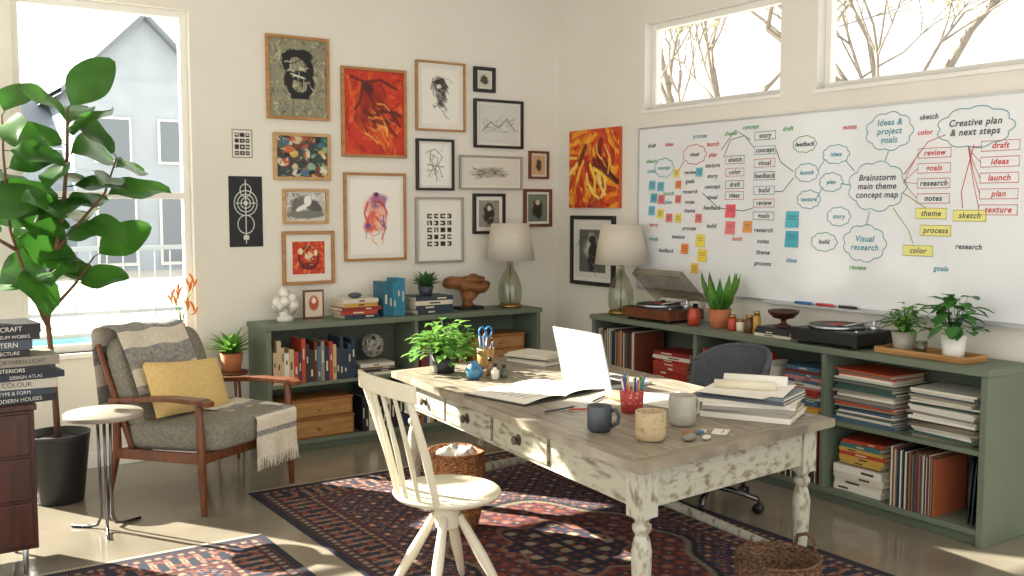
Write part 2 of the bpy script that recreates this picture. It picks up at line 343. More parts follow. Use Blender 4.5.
# 6
c=C(.26,.26,'#c63a1e'); c.strokes(60,['#e88a3a','#d9582a','#a82a16','#c63a1e'],.03,.2,6); c.ring(.5,.5,.3,.33,'#5d1812',.1); c.blob(.5,.45,.12,.14,'#e9c7a0',0,.3,1,.4,1); c.blob(.5,.75,.25,.12,'#6b1f17',0,.3,.9,.4,2); c.blob(.25,.3,.08,.1,'#f2d7b0',0,.4); c.blob(.72,.35,.06,.1,'#f2d7b0',0,.4); c.strokes(16,['#35110f','#f2d7b0','#8e1b0f'],.016,.2,15,box=(.25,.75,.2,.8))
picture('framed_folk_print',2.48,2.86,1.09,1.46,'oak',.05,c,fw=.022)
# 8
c=C(.4,.54,'#f1ece2'); c.blob(.5,.38,.22,.14,'#e8a48c',20,.5,.8,.5,1); c.blob(.55,.28,.16,.09,'#9c5a86',-10,.5,.8,.5,2); c.line([(.35,.3),(.28,.45),(.35,.62),(.55,.68),(.7,.58),(.72,.42),(.62,.3)],.018,'#c3342a',.8); c.blob(.42,.58,.14,.14,'#df4d35',30,.5,.8,.6,3); c.blob(.6,.56,.12,.14,'#f0b6a8',0,.5,.9,.4,4); c.blob(.35,.62,.05,.035,'#5a4aa0',0,.5); c.strokes(26,['#a8302a','#e98a5a','#5a4aa0','#9c5a86','#f2cf9c','#df4d35'],.012,.16,18,box=(.3,.7,.25,.8),al=.7); c.blob(.52,.2,.05,.03,'#4b2a55',0,.4); c.line([(.5,.5),(.7,.66),(.62,.8)],.01,'#c3342a')
picture('framed_watercolour_figure',2.94,3.43,1.24,1.87,'oak',.03,c,fw=.018)
# 9
c=C(.3,.4,'#ece8df'); c.blob(.48,.3,.2,.13,'#2b2a28',20,.5,.9,.6,5); c.blob(.5,.48,.12,.2,'#444240',-10,.5,.9,.6,6); c.strokes(40,['#1b1b1b','#55534f','#8c8a84','#d9d4ca'],.012,.2,16,70,.8,(.28,.66,.15,.75)); c.line([(.3,.25),(.55,.18),(.68,.32)],.02,'#1b1b1b'); c.blob(.45,.32,.07,.04,'#d9d4ca',0,.4)
picture('framed_ink_drawing',3.52,3.94,2.19,2.70,'oak',.04,c,fw=.014)
# 10
c=C(.26,.32,'#ecebe6')
for pts in ([(.2,.2),(.5,.12),(.75,.3),(.6,.5),(.75,.8)],[(.3,.3),(.45,.55),(.25,.8)],[(.4,.25),(.6,.35),(.5,.6),(.55,.9)],[(.2,.5),(.8,.55)],[(.35,.15),(.3,.45),(.6,.7)],[(.25,.65),(.45,.62),(.5,.75)]): c.line(pts,.008,'#2a2a2a')
c.strokes(16,['#2a2a2a','#6a6a68'],.006,.2,2,box=(.2,.7,.15,.8))
picture('framed_line_drawing',3.52,3.84,1.75,2.13,'black',.02,c,fw=.018)
# 11 glyph grid
c=C(.32,.4,'#e9e6dd'); r=random.Random(2)
for j in range(5):
    for i in range(4):
        x,y=.2+i*.16,.22+j*.12; k=r.randint(0,3)
        c.rect(x,x+.11,y,y+.08,'#171717')
        if k==0: c.rect(x+.03,x+.11,y+.03,y+.05,'#e9e6dd')
        elif k==1: c.rect(x+.035,x+.065,y+.02,y+.08,'#e9e6dd')
        elif k==2: c.rect(x,x+.06,y+.025,y+.05,'#e9e6dd')
picture('framed_typographic_print',3.51,3.92,1.21,1.70,'silver',.015,c,fw=.014)
c=C(.14,.12,'#cfcabd'); c.blob(.5,.5,.3,.3,'#45423c',0,.4,1,.5,1); picture('small_framed_photo',4.02,4.21,2.50,2.69,'black',.015,c,fw=.025)
c=C(.36,.3,'#d3d2cc'); c.strokes(40,['#9c9b95','#c3c2bc','#b5b4ae','#77756f'],.008,.25,4,10,.6,(.1,.8,.35,.75)); c.line([(.1,.7),(.3,.45),(.5,.6),(.7,.35),(.9,.65)],.009,'#55554f'); picture('framed_pencil_landscape',4.02,4.47,2.08,2.45,'black',.02,c,fw=.02)
c=C(.54,.2,'#dbd6c9'); c.blob(.45,.5,.3,.18,'#9f9a8c',0,.6,.8,.6,3); c.strokes(40,['#4e4a42','#6b675e','#8c887c'],.006,.12,5,box=(.15,.75,.3,.7)); picture('framed_panorama_drawing',3.89,4.46,1.76,2.02,'silver',.02,c,fw=.014)
c=C(.2,.2,'#8f8a80'); c.blob(.5,.5,.25,.4,'#25231f',0,.3,1,.4,2); c.blob(.5,.3,.1,.1,'#c9beae'); c.strokes(14,['#4a463e','#b5ab9a'],.02,.2,3); picture('framed_portrait',4.01,4.30,1.42,1.73,'black',.03,c,fw=.022)
c=C(.14,.16,'#c7a578'); c.blob(.5,.5,.2,.3,'#3f2d20',0,.4,1,.4,2); picture('small_wood_framed_print',4.53,4.72,1.85,2.07,'brown',.015,c,fw=.018)
c=C(.18,.2,'#6c7668'); c.blob(.5,.55,.25,.35,'#222018',0,.4,1,.4,2); c.blob(.5,.3,.12,.1,'#cbb596',0,.4); picture('wood_framed_print',4.48,4.75,1.47,1.77,'brown',.02,c,fw=.022)
# 18
c=C(.6,.6,'#cf4a18'); c.strokes(220,['#d4531a','#f0a020','#b92a16','#e8781c','#f2b42c','#a8200f'],.03,.25,27,115,.75)
c.mix(np.clip(c.noise(4,13)*2.2-1.4,0,1)*.8,'#7a140c'); c.mix(np.clip(c.noise(6,23)*2.6-1.7,0,1)*.9,'#f8cf48')
c.strokes(10,['#3d0f0a','#5a140a','#6e160c'],.035,.4,8,120,.8,(.3,.75,.1,.6)); c.strokes(14,['#f8cf48','#fbe07a','#f2a82c'],.022,.35,19,110,.85,(.1,.8,.2,.7))
picture('flame_canvas_painting',5.73,6.34,1.62,2.22,None,0,c,'R',side=K('#c4501c'))
c=C(.4,.4,'#d9d6cc'); c.rect(.12,.88,.12,.9,'#5a5b55'); c.blob(.5,.45,.22,.25,'#bfbcb0',0,.4,1,.4,1); c.blob(.5,.6,.12,.3,'#1c1b19',10,.3,1,.4,2); c.blob(.5,.3,.1,.08,'#26241f'); c.strokes(20,['#8a897f','#3a3a36'],.015,.2,3,80,.6,(.2,.75,.2,.8))
picture('black_framed_print',5.79,6.33,1.02,1.56,'black',.03,c,'R',fw=.03)
# unframed
c=C(.14,.19,'#e7e3d8'); r=random.Random(8); c.rect(0,.04,0,1,'#9b968c'); c.rect(.96,1,0,1,'#9b968c'); c.rect(0,1,0,.03,'#9b968c'); c.rect(0,1,.97,1,'#9b968c')
for j in range(4):
    for i in range(3):
        c.rect(.15+i*.25,.35+i*.25,.12+j*.21,.27+j*.21,'#1c1c1c')
        if r.random()<.7: c.rect(.2+i*.25,.3+i*.25,.17+j*.21,.21+j*.21,'#e7e3d8')
picture('letter_print',2.15,2.29,1.95,2.14,None,0,c,depth=.004)
c=C(.4,.8,'#191b20')
for rr in (.34,.24,.14): c.ring(.5,.38,rr,rr*.52,'#d8d8d2',.035/rr*.35)
c.ring(.5,.68,.24,.13,'#d8d8d2',.05); c.ring(.5,.2,.16,.09,'#d8d8d2',.07); c.line([(.5,.05),(.5,.95)],.012,'#d8d8d2'); c.line([(.2,.38),(.8,.38)],.01,'#d8d8d2'); c.blob(.5,.38,.06,.035,'#d8d8d2'); c.rect(.42,.58,.84,.9,'#d8d8d2')
picture('black_geometric_poster',2.12,2.35,1.36,1.83,None,0,c,depth=.005)

# ------------------------------------------------------------ whiteboard
y0,y1,z0,z1=2.1,5.51,1.05,2.18
wbd=Ob('whiteboard'); X=XR-.001
wbd.bx(X-.02,X,y0,y1,z0,z1,WBOARD)
for a in ((y0-.012,y1+.012,z0-.015,z0),(y0-.012,y1+.012,z1,z1+.012),(y0-.012,y0,z0,z1),(y1,y1+.012,z0,z1)): wbd.bx(X-.026,X,*a,ALU)
wbd.bx(X-.07,X-.02,2.6,4.3,z0-.02,z0-.008,ALU)
wbo=wbd.build()
mk=Ob('marker_drawing'); XF=X-.0215
MKB=K('#4a5058');MKR=K('#cf4f52');MKT=K('#4b9aac');MKY=K('#ece68a');MKG=K('#5fa868')
def stroke(pts,m,r=.0022): mk.tube([(XF,a,b) for a,b in pts],r,m,4,sq=1)
def cloud(y,z,w,h,m):
    n=9; P=[]
    for k in range(n*6+1):
        t=k/(n*6); th=2*math.pi*t; bump=1+.13*abs(math.sin(n*th/2)); P.append((y+w/2*math.cos(th)*bump,z+h/2*math.sin(th)*bump))
    stroke(P,m)
words=['ideas','research','story','sketch','build','launch','notes','concept','color','review','plan','theme','visual','draft','goals','texture','process','feedback']
wi=[0]
def word(y,z,size,m,txt=None,lines=1):
    if txt is None:
        txt='\n'.join(words[(wi[0]*5+k*3)%len(words)] for k in range(lines)); wi[0]+=1
    c=bpy.data.curves.new('handwriting','FONT'); c.body=txt; c.size=size; c.align_x='CENTER'; c.align_y='CENTER'; c.shear=.2; c.offset=.001; c.space_character=1.1
    c.materials.append(m); ob=bpy.data.objects.new('handwriting',c); bpy.context.collection.objects.link(ob); ob.location=(XF-.0005,y,z); ob.rotation_euler=(R(90),0,R(-90)); ob.parent=wbo
def boxed(y,z,w,m,h=.05,tm=None):
    stroke([(y-w/2,z-h/2),(y+w/2,z-h/2),(y+w/2,z+h/2),(y-w/2,z+h/2),(y-w/2,z-h/2)],m,.0016); word(y,z,.042,tm or MKB)
for y,z,w,h,m,t in ((3.44,2.04,.27,.19,MKT,'Ideas &\nproject\ngoals'),(2.94,2.03,.38,.19,MKT,'Creative plan\n& next steps'),(3.51,1.74,.34,.25,MKT,'Brainstorm\nmain theme\nconcept map'),(3.58,1.42,.26,.19,MKT,'Visual\nresearch'),
    (3.79,1.93,.17,.1,MKT,None),(4.0,1.83,.16,.1,MKT,None),(3.82,1.77,.15,.1,MKT,None),(3.98,1.67,.16,.1,MKT,None),(3.76,1.57,.15,.1,MKT,None),(5.25,1.9,.18,.12,MKT,None),(4.95,1.98,.2,.12,MKR,None),(4.02,2.0,.16,.09,MKG,None),(3.86,1.42,.17,.1,MKG,None)):
    cloud(y,z,w,h,m); word(y,z,.048 if w>.24 else .036,MKT if (m is MKT and w<.3) else MKB,t)
for z in (1.91,1.83,1.75,1.67): boxed(3.16,z,.19,MKR,tm=MKR if z>1.8 else MKB); stroke([(3.34,1.76),(3.3,(z+1.76)/2),(3.255,z)],MKR,.0016)
for y,z in ((3.17,1.59),(3.14,1.50),(2.95,1.58),(3.24,1.39)):
    mk.bx(XF-.0003,XF+.0003,y-.09,y+.09,z-.028,z+.028,MKY); boxed(y,z,.18,K('#8f8b3a'),.056)
for z in (1.93,1.85,1.77,1.69,1.61): boxed(2.8,z,.2,MKR,tm=MKR); stroke([(2.97,1.93),(2.94,(z+1.93)/2),(2.9,z)],MKR,.0016)
for k,z in enumerate((2.07,1.98,1.90,1.82,1.73,1.65,1.57)): boxed(4.33,z,.17,(MKB,MKT,MKR)[k%3])
for z in (1.48,1.41,1.34,1.27): word(4.33,z,.04,MKB)
for k,z in enumerate((1.93,1.85,1.77,1.70)): boxed(4.58,z,.16,MKR if k%2 else MKB)
for z in (2.04,1.97,1.9,1.83,1.76,1.69,1.62,1.5): word(4.78,z,.04,MKR if z>1.9 else MKB)
for z in (1.86,1.8,1.73,1.66,1.6,1.48): word(4.99,z,.038,MKB)
for k,(y,z) in enumerate(((5.38,1.95),(5.38,1.88),(5.38,2.06),(5.2,2.06),(5.2,1.72),(5.2,1.66),(5.1,1.42),(5.35,1.5),(4.45,2.13),(5.35,1.4),(5.22,1.32),(4.55,1.42),(3.62,1.28),(3.1,1.3),(2.95,1.42),(3.7,2.08),(4.62,2.1),(4.9,2.1),(3.2,2.1),(3.22,2.02),(4.15,2.1),(4.1,1.3))): word(y,z,.038,(MKG,MKT,MKB,MKR)[k%4])
word(2.45,1.9,.05,MKB,lines=3); word(2.4,1.5,.05,MKR,lines=3)
stroke([(4.68,1.95),(4.62,2.06),(4.5,2.08),(4.42,2.0)],MKB); stroke([(4.7,2.0),(4.58,2.12),(4.45,2.05)],MKB); stroke([(4.1,1.84),(4.2,1.9),(4.24,1.98)],MKB); stroke([(4.1,1.8),(4.18,1.72),(4.24,1.72)],MKB); stroke([(4.87,1.72),(4.72,1.62),(4.5,1.6),(4.42,1.62)],MKB); stroke([(5.15,1.84),(5.08,1.9),(5.05,1.94)],MKB)
stroke([(3.44,1.93),(3.46,1.88)],MKT); stroke([(3.34,1.8),(3.2,1.97),(3.1,2.0)],MKR); stroke([(3.34,1.7),(3.2,1.62)],K('#a8a43c')); stroke([(3.55,1.6),(3.57,1.52)],MKT); stroke([(3.68,1.75),(3.75,1.76)],MKT); stroke([(3.66,1.83),(3.72,1.89)],MKT)
stroke([(2.94,1.94),(3.0,1.7),(2.99,1.62)],MKR); stroke([(3.4,1.62),(3.3,1.5),(3.27,1.43)],K('#a8a43c')); stroke([(3.92,1.84),(3.87,1.9)],MKT); stroke([(3.92,1.68),(3.88,1.74)],MKT)
def sticky(y,z,s,h): mk.box((XF-.003,y,z),(.002,s,s),K(h,.8),(0,6,0)); [mk.bx(XF-.0055,XF-.0048,y-s*.33,y+s*.3,z+s*q-.0015,z+s*q+.0015,MKB) for q in (.2,.02,-.18)]
for a in ((5.37,1.78,.065,'#6fb7c9'),(5.28,1.77,.065,'#6fb7c9'),(5.35,1.69,.065,'#5aa7bd'),(5.27,1.68,.065,'#e27a78'),(5.37,1.60,.065,'#6fb7c9'),(5.28,1.58,.065,'#ead65a'),(5.12,1.86,.055,'#ead65a'),(5.1,1.78,.055,'#ea8a4a'),(5.1,1.55,.06,'#ead65a'),(5.19,1.55,.06,'#e27a78'),(5.1,1.68,.055,'#e27a78'),(4.9,1.86,.06,'#6fb7c9'),(4.9,1.55,.06,'#e27a78'),(4.46,1.5,.075,'#e9a05a'),
    (4.61,1.60,.085,'#ea5f6d'),(4.61,1.49,.085,'#ec7f84'),(4.1,1.55,.1,'#5cb8c8'),(4.1,1.43,.1,'#4fadc0'),(4.88,1.40,.085,'#ecd95a'),(4.86,1.30,.085,'#ecd04a'),(5.03,1.34,.07,'#ea8a3a'),(4.93,1.21,.07,'#e9c24a')): sticky(*a)
mk.build(parent=wbo)
o=Ob('whiteboard_markers',(XR-.05,3.6,z0-.008))
for k,h in enumerate(('#2b2b2b','#c43b3b','#2f6fae')): o.tube([(0,k*.16,.009),(0,k*.16+.12,.009)],.008,K(h),8)
o.build()

# ------------------------------------------------------------ cabinets
def cabinet(name,L,D,H,divs,loc,rz,shelf=.45):
    o=Ob(name,loc,rz); t=.035
    o.bx(-.01,L+.01,-.012,D,H-t,H,GREEN); o.bx(0,t,0,D,0,H-t,GREEN); o.bx(L-t,L,0,D,0,H-t,GREEN)
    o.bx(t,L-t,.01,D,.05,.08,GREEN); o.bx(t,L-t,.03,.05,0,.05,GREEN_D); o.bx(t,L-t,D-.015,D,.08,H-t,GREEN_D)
    xs=[t]+[d for d in divs]+[L-t]
    for d in divs: o.bx(d-.015,d+.015,.005,D-.015,.08,H-t,GREEN)
    for a,b in zip(xs[:-1],xs[1:]): o.bx(a+(.015 if a!=t else 0),b-(.015 if b!=L-t else 0),.01,D-.015,shelf-.012,shelf+.012,GREEN)
    return o.build(.003)
cabinet('green_bookcase',2.17,.345,.86,[1.1],(2.23,6.18,0),0)
cabinet('green_low_bookcase',2.99,.375,.86,[1.04,2.04],(4.43,5.59,0),-90)

BOOKC=['#7c2f26','#23344d','#d9d2c0','#3d5a4a','#b5652c','#1d1e22','#8c8577','#e8e2d2','#4f6f88','#a23b2c','#c9a24a','#5b3b4e','#2d2a28','#bdb6a6','#365a70','#6b4a32']
def book(o,M,W,D,T,col,label=True):
    c=K(col,.5); b=.0025 if T>.008 else T*.25
    o.bx(-W/2,W/2,-D/2,D/2,0,b,c,M); o.bx(-W/2,W/2,-D/2,D/2,T-b,T,c,M); o.bx(-W/2,W/2,-D/2,-D/2+.004,b,T-b,c,M)
    o.bx(-W/2+.004,W/2-.004,-D/2+.004,D/2-.004,b,T-b,PAGES,M)
    if label and T>.017:
        lc=K('#d8ceb4' if sum(hexa(col))<1.7 else '#4a4238'); k=random.uniform(-.4,.15); o.bx(W*k,W*(k+random.uniform(.12,.3)),-D/2-.0008,-D/2,T*.32,T*.66,lc,M)
def stack(o,cx,cy,z,W,D,n,tr=(.015,.035),pal=BOOKC,jit=4,rot=0,shr=.1):
    for k in range(n):
        T=random.uniform(*tr); f=1-random.uniform(0,shr)
        M=Matrix.Translation((cx+random.uniform(-.008,.008),cy+random.uniform(-.006,.006),z))@Matrix.Rotation(R(rot+random.uniform(-jit,jit)),4,'Z')
        book(o,M,W*f,D*f,T,random.choice(pal)); z+=T
    return z
def row(o,x0,x1,yf,z,hr=(.19,.27),D=.18,tr=(.018,.04),pal=BOOKC,lean_last=False):
    x=x0
    while True:
        T=random.uniform(*tr)
        if x+T>x1: break
        H=random.uniform(*hr); d=D*random.uniform(.9,1)
        M=Matrix.Translation((x+T,yf+d/2,z+H/2))@Matrix(((0,0,-1,0),(0,1,0,0),(1,0,0,0),(0,0,0,1)))
        book(o,M,H,d,T,random.choice(pal)); x+=T+.0008
    return x
RECC=['#2b2b2e','#d8d0bd','#7b3b2a','#3c4a56','#c9bda0','#1c1c20','#8c7a5c','#55626a','#a85a3a','#4a3a30','#26333c']
BL=(2.23,6.20,0); S1=.463; S0=.081
o=Ob('row_of_books',BL); row(o,.05,.64,0,S1,(.2,.3),.2,(.02,.036),pal=['#e2ddcf','#c9b08a','#2b3a4a','#b5432c','#8d877a','#33302d','#d9a53a','#4d6f7d','#3a3f44','#6d2f27','#23344d']); o.build()
o=Ob('stack_of_books',BL); stack(o,.82,.12,S1,.26,.2,4,(.018,.03),['#2a2a2c','#d8d2c4','#54606a','#7a6a52']); o.build()
o=Ob('woven_ball',(2.23+.82,6.32,S1+.115)); 
WIRE=mat('woven_ball_grey','#b9b4a8',.7,col2='#6e6a60',scale=40,bump=1,bscale=50)
for k in range(14):
    a=R(k*20); P=[]
    for j in range(25):
        t=2*math.pi*j/24; p=V((math.cos(t)*.075,math.sin(t)*.075*math.cos(a),math.sin(t)*.075*math.sin(a))); P.append((Euler((0,R(k*37),R(k*53))).to_matrix()@p)+V((0,0,.08)))
    o.tube(P,.01,WIRE,6)
o.build()
o=Ob('row_of_books',BL); row(o,1.14,1.52,0,S1,(.2,.28),.18); o.build()
BOXW=mat('wooden_box','#a5703c',.5,col2='#8a5728',scale=6,stretch=(1,6,6))
def wbox(name,loc,w,d,h,rz=0,drawers=1):
    o=Ob(name,loc,rz); o.bx(-w/2,w/2,0,d,0,h,BOXW); o.bx(-w/2-.005,w/2+.005,-.005,d,h,h+.012,BOXW)
    for k in range(drawers):
        z0=h*k/drawers+.012; z1=h*(k+1)/drawers-.008; o.bx(-w/2+.015,w/2-.015,-.008,0,z0,z1,OAK); o.lathe([(.0,-.02),(.012,-.018),(.008,-.005),(.008,0)],BRASS,(0,0,0),10,M=Matrix.Translation((0,-.008,(z0+z1)/2))@Matrix.Rotation(R(-90),4,'X'))
    o.build(.003)
wbox('small_drawer_box',(2.23+1.82,6.22,S1),.46,.24,.2,0,2)
wbox('wooden_storage_box',(2.23+.36,6.205,S0),.52,.26,.125,0,1); wbox('wooden_storage_box',(2.23+.36,6.205,S0+.138),.50,.25,.115,0,1)
o=Ob('row_of_books',BL); row(o,.68,1.06,0,S0,(.24,.32),.2,pal=['#1d1e22','#2d2a28','#23344d','#33302d','#d9d2c0']); o.build()
o=Ob('row_of_books',BL); row(o,1.14,2.08,0,S0,(.2,.31),.2); o.build()
BRL=(4.45,5.59,0)
def rr(name): return Ob(name,BRL,-90)
o=rr('row_of_records'); row(o,.06,.46,0,S1,(.29,.31),.28,(.004,.01),RECC); o.build()
o=rr('stack_of_books'); stack(o,.78,.14,S1,.34,.25,8,(.02,.032),['#8c1f22','#b52b2b','#2a2a2c','#d8d2c4','#9c2a26','#a83a2c']); o.build()
o=rr('row_of_books'); row(o,1.08,1.68,0,S1,(.22,.3),.2,(.014,.03),['#2b3a4a','#b5432c','#d9d2c0','#4d6f5d','#1d1e22','#c9a24a','#7a4a6e','#e2ddcf']); o.build()
o=rr('stack_of_magazines'); stack(o,1.86,.14,S1,.26,.24,14,(.014,.022),['#e2ddcf','#a23b2c','#d9a53a','#4f6f88','#7c2f26','#c98a8a']); o.build()
MAG=['#e6e2d6','#cfc9b8','#5d6a72','#2b2b2e','#8c8577','#d8d0bd','#b9b2a2','#466074','#7d7460','#c7542f','#3f5a52','#1f1f22','#cfc9b8','#e6e2d6']
o=rr('stack_of_magazines'); stack(o,2.27,.17,S1,.39,.3,26,(.007,.017),MAG,5,shr=.14); o.build()
o=rr('stack_of_magazines'); stack(o,2.73,.17,S1,.38,.3,22,(.008,.016),MAG,5,shr=.14); o.build()
o=rr('stack_of_books'); stack(o,2.25,.16,S0,.33,.27,4,(.03,.04),['#e6e2d6','#ece8dd','#d9d2c0'],2); stack(o,2.25,.15,S0+.15,.28,.22,6,(.018,.026),['#c98a3a','#b5432c','#3f7a7a','#d9d2c0','#c9a24a'],5); o.build()
o=rr('row_of_records'); row(o,2.47,2.72,0,S0,(.29,.31),.28,(.003,.007),RECC+['#e6e2d6','#cfc9b8'])
for k,(xx,hh) in enumerate(((2.835,'#3a4650'),(2.81,'#1c1d20'),(2.86,'#c9bda0'))):
    M=Matrix.Translation((xx,.15+.01*k,S0+.157))@Matrix.Rotation(R(-58),4,'Z')@Matrix.Rotation(R(-3),4,'X'); o.bx(-.155,.155,-.002,.002,-.155,.155,K(hh),M); o.bx(-.1,.1,-.0026,-.002,-.07,.09,K('#8b97a0' if k!=1 else '#6a6a6c'),M)
o.build()
o=rr('row_of_records'); row(o,1.08,2.0,0,S0,(.29,.31),.28,(.006,.014),RECC); o.build()
o=rr('row_of_books'); row(o,.06,1.0,0,S0,(.2,.3),.2); o.build()

# ------------------------------------------------------------ plants helpers
def pot(o,r0,r1,h,m,z=0,c=(0,0)):
    o.lathe([(r0*.9,z),(r0,z+.004),(r1,z+h),(r1*.9,z+h),(r1*.86,z+h*.86),(.0,z+h*.86)],m,(c[0],c[1],0),24)
    o.lathe([(r1*.85,z+h*.87),(.0,z+h*.9)],SOIL,(c[0],c[1],0),20)
def rosette(o,z,n,L,W,m,c=(0,0),up=(.4,1.4),droop=.2,kind=2,seed=1):
    r=random.Random(seed)
    for k in range(n):
        a=k*2.4; e=up[0]+(up[1]-up[0])*k/n; d=(math.cos(a),math.sin(a),math.tan(min(e,1.5))); l=L*r.uniform(.8,1.1)
        o.leaf((c[0]+math.cos(a)*.01,c[1]+math.sin(a)*.01,z),d,(0,0,1),l,W,m,droop,.3,kind)
def bushy(o,z,n,rad,h,ls,m,c=(0,0),seed=1,trail=0,kind=1,wr=.75):
    r=random.Random(seed)
    for k in range(n):
        a=r.uniform(0,6.28); q=r.uniform(.2,1); p=V((c[0]+math.cos(a)*rad*q,c[1]+math.sin(a)*rad*q,z+h*r.uniform(.15,1)*(1-.5*q*q)-trail*q*r.random()))
        b=V((c[0]+math.cos(a)*.02,c[1]+math.sin(a)*.02,z)); mid=(b+p)/2+V((0,0,.03))
        o.tube([b,mid,p],.0015,m,4)
        o.leaf(p,(math.cos(a+r.uniform(-.8,.8)),math.sin(a+r.uniform(-.8,.8)),r.uniform(-.3,.6)),(0,0,1),ls*r.uniform(.7,1.2),ls*wr,m,.3,.2,kind,4)

# ------------------------------------------------------------ table lamps
def lamp(loc):
    o=Ob('table_lamp',loc)
    o.lathe([(.085,0),(.09,.01),(.088,.02),(.07,.03)],BRASS,n=28)
    o.lathe([(.075,.02),(.088,.06),(.092,.12),(.085,.18),(.06,.25),(.03,.3),(.022,.34),(.024,.35)],VGLASS,n=32)
    o.tube([(0,0,.02),(0,0,.4)],.005,BRASS,8); o.lathe([(.024,.345),(.026,.36),(.015,.37),(.015,.4)],BRASS,n=16)
    o.lathe([(.19,.36),(.145,.64),(.142,.64),(.187,.36)],SHADE,n=40)
    for k in range(3): a=k*2.09; o.tube([(0,0,.6),(math.cos(a)*.148,math.sin(a)*.148,.62)],.002,BRASS,5)
    o.tube([(0,0,.4),(0,0,.6)],.004,BRASS,6); o.ell((0,0,.5),(.03,.03,.045),CERW,n=12,nv=8)
    o.build()
lamp((4.22,6.33,.861)); lamp((4.60,5.47,.861))

# ------------------------------------------------------------ things on back bookcase
ZT=.861
o=Ob('white_coral_sculpture',(2.43,6.37,ZT)); r=random.Random(3)
for k in range(26):
    a=r.uniform(0,6.28); q=r.uniform(0,.07); o.ell((math.cos(a)*q,math.sin(a)*q*.7,.045+r.uniform(0,.17)*(1-q*4)),(r.uniform(.02,.04),)*3,CERW,jit=.25,n=12,nv=8)
o.lathe([(.05,0),(.055,.02),(.03,.05)],CERW); o.build()
o=Ob('small_leaning_print',(2.65,6.40,ZT)); c=Cv(24,30,'#d9cbb5'); c.blob(.5,.45,.28,.3,'#b5533c',0,.3); c.blob(.5,.35,.12,.12,'#efe3d0'); o.bx(-.075,.075,0,.012,0,.2,WALNUT); ob=o.build(); canvas_mesh('artwork',c.a,.125,.17,PAINTED,ob,(0,-.002,.1))
o=Ob('stack_of_books',(2.93,6.34,ZT)); z=stack(o,0,0,0,.32,.22,5,(.022,.03),['#b5432c','#d9d2c0','#2b3a4a','#c9a24a','#8c2f26','#33302d'],6,shr=.2); o.ell((.0,0,z+.02),(.05,.035,.02),CERD); o.build()
o=Ob('blue_books',(3.21,6.34,ZT)); row(o,-.1,.1,-.08,0,(.22,.27),.17,(.03,.045),['#2f7f9a','#3b8da8','#25657d']); o.build()
o=Ob('stack_of_books',(3.50,6.34,ZT)); z=stack(o,0,0,0,.32,.23,4,(.025,.035),['#d9d2c0','#2d2a28','#5a4a3a','#33404a'],4); o.build()
o=Ob('succulent_plant',(3.49,6.34,ZT+z+.001)); pot(o,.045,.06,.07,CERD); rosette(o,.06,30,.13,.06,LEAF3,seed=4); o.build()
o=Ob('driftwood_sculpture',(3.87,6.37,ZT))
o.box((0,0,.012),(.2,.12,.024),BLACK); o.tube([(0,0,.02),(-.01,0,.06),(.01,0,.13)],[.05,.037,.075],LOGM,12)
P=[];rad=[]
for k in range(13): t=k/12; P.append((-.2+.38*t,.01*math.sin(t*7),.185+.022*math.sin(t*6+.4))); rad.append(.014+.06*math.sin(math.pi*(t*.9+.05))**.55+.009*math.sin(t*17))
o.tube(P,rad,LOGM,16,sq=.75); o.ell((.03,-.02,.22),(.1,.055,.04),LOGM,jit=.25); o.ell((-.09,.0,.2),(.08,.05,.04),LOGM,jit=.25); o.build()

# ------------------------------------------------------------ things on right bookcase
def turntable(loc,w,d,m,lid):
    o=Ob('record_player',loc,-90)
    for a in (-1,1):
        for b in (-1,1): o.lathe([(.018,0),(.02,.02)],BLACK,(a*(w/2-.04),b*(d/2-.04),0),14)
    o.bx(-w/2,w/2,-d/2,d/2,.02,.085,m); o.bx(-w/2+.01,w/2-.01,-d/2+.01,d/2-.01,.085,.089,BLACK)
    o.lathe([(.15,.09),(.155,.094),(.155,.106),(.15,.108),(0,.108)],STEEL,(-.04,0,0),40); o.lathe([(.148,.108),(.148,.111),(0,.111)],BLACK,(-.04,0,0),40); o.lathe([(.05,.1112),(.05,.1118),(0,.1118)],K('#b5432c'),(-.04,0,0),24)
    o.lathe([(.03,.089),(.03,.11),(.012,.115),(.012,.14)],STEEL,(w/2-.07,d/2-.09,0),16); o.tube([(w/2-.07,d/2-.04,.138),(w/2-.07,d/2-.1,.138),(w/2-.08,-.05,.132),(w/2-.13,-.11,.118)],.005,STEEL,8); o.box((w/2-.135,-.115,.116),(.018,.03,.008),BLACK,(0,0,-25))
    o.lathe([(.012,.089),(.012,.1)],STEEL,(w/2-.04,-d/2+.05,0),12)
    if lid:
        M=Matrix.Translation((0,d/2,.09))@Matrix.Rotation(R(-42),4,'X')
        for b in ((-w/2,w/2,-d,0,.05,.054),(-w/2,-w/2+.004,-d,0,0,.05),(w/2-.004,w/2,-d,0,0,.05),(-w/2,w/2,-d,-d+.004,0,.05)): o.bx(*b,ACRYL,M)
        for a in (-1,1): o.box((a*w*.35,d/2-.01,.1),(.03,.02,.03),BLACK)
    o.build(.003)
turntable((4.60,5.03,ZT),.46,.32,WALNUT,True)
turntable((4.60,3.56,ZT),.44,.33,BLACK,False)
o=Ob('snake_plant',(4.6,4.50,ZT)); pot(o,.055,.075,.12,TERRA)
r=random.Random(5)
for k in range(24): a=r.uniform(0,6.28); o.leaf((math.cos(a)*.02,math.sin(a)*.02,.1),(math.cos(a)*.75,math.sin(a)*.75,1),(math.cos(a),math.sin(a),0),r.uniform(.14,.29),.065,LEAF2 if k%3 else LEAFD,.2,.3,1)
o.build()
o=Ob('ceramic_jar',(4.55,4.68,ZT)); o.lathe([(.03,0),(.04,.02),(.042,.07),(.03,.1),(.03,.11),(.0,.11)],mat('red_glaze','#b5402a',.3)); o.build()
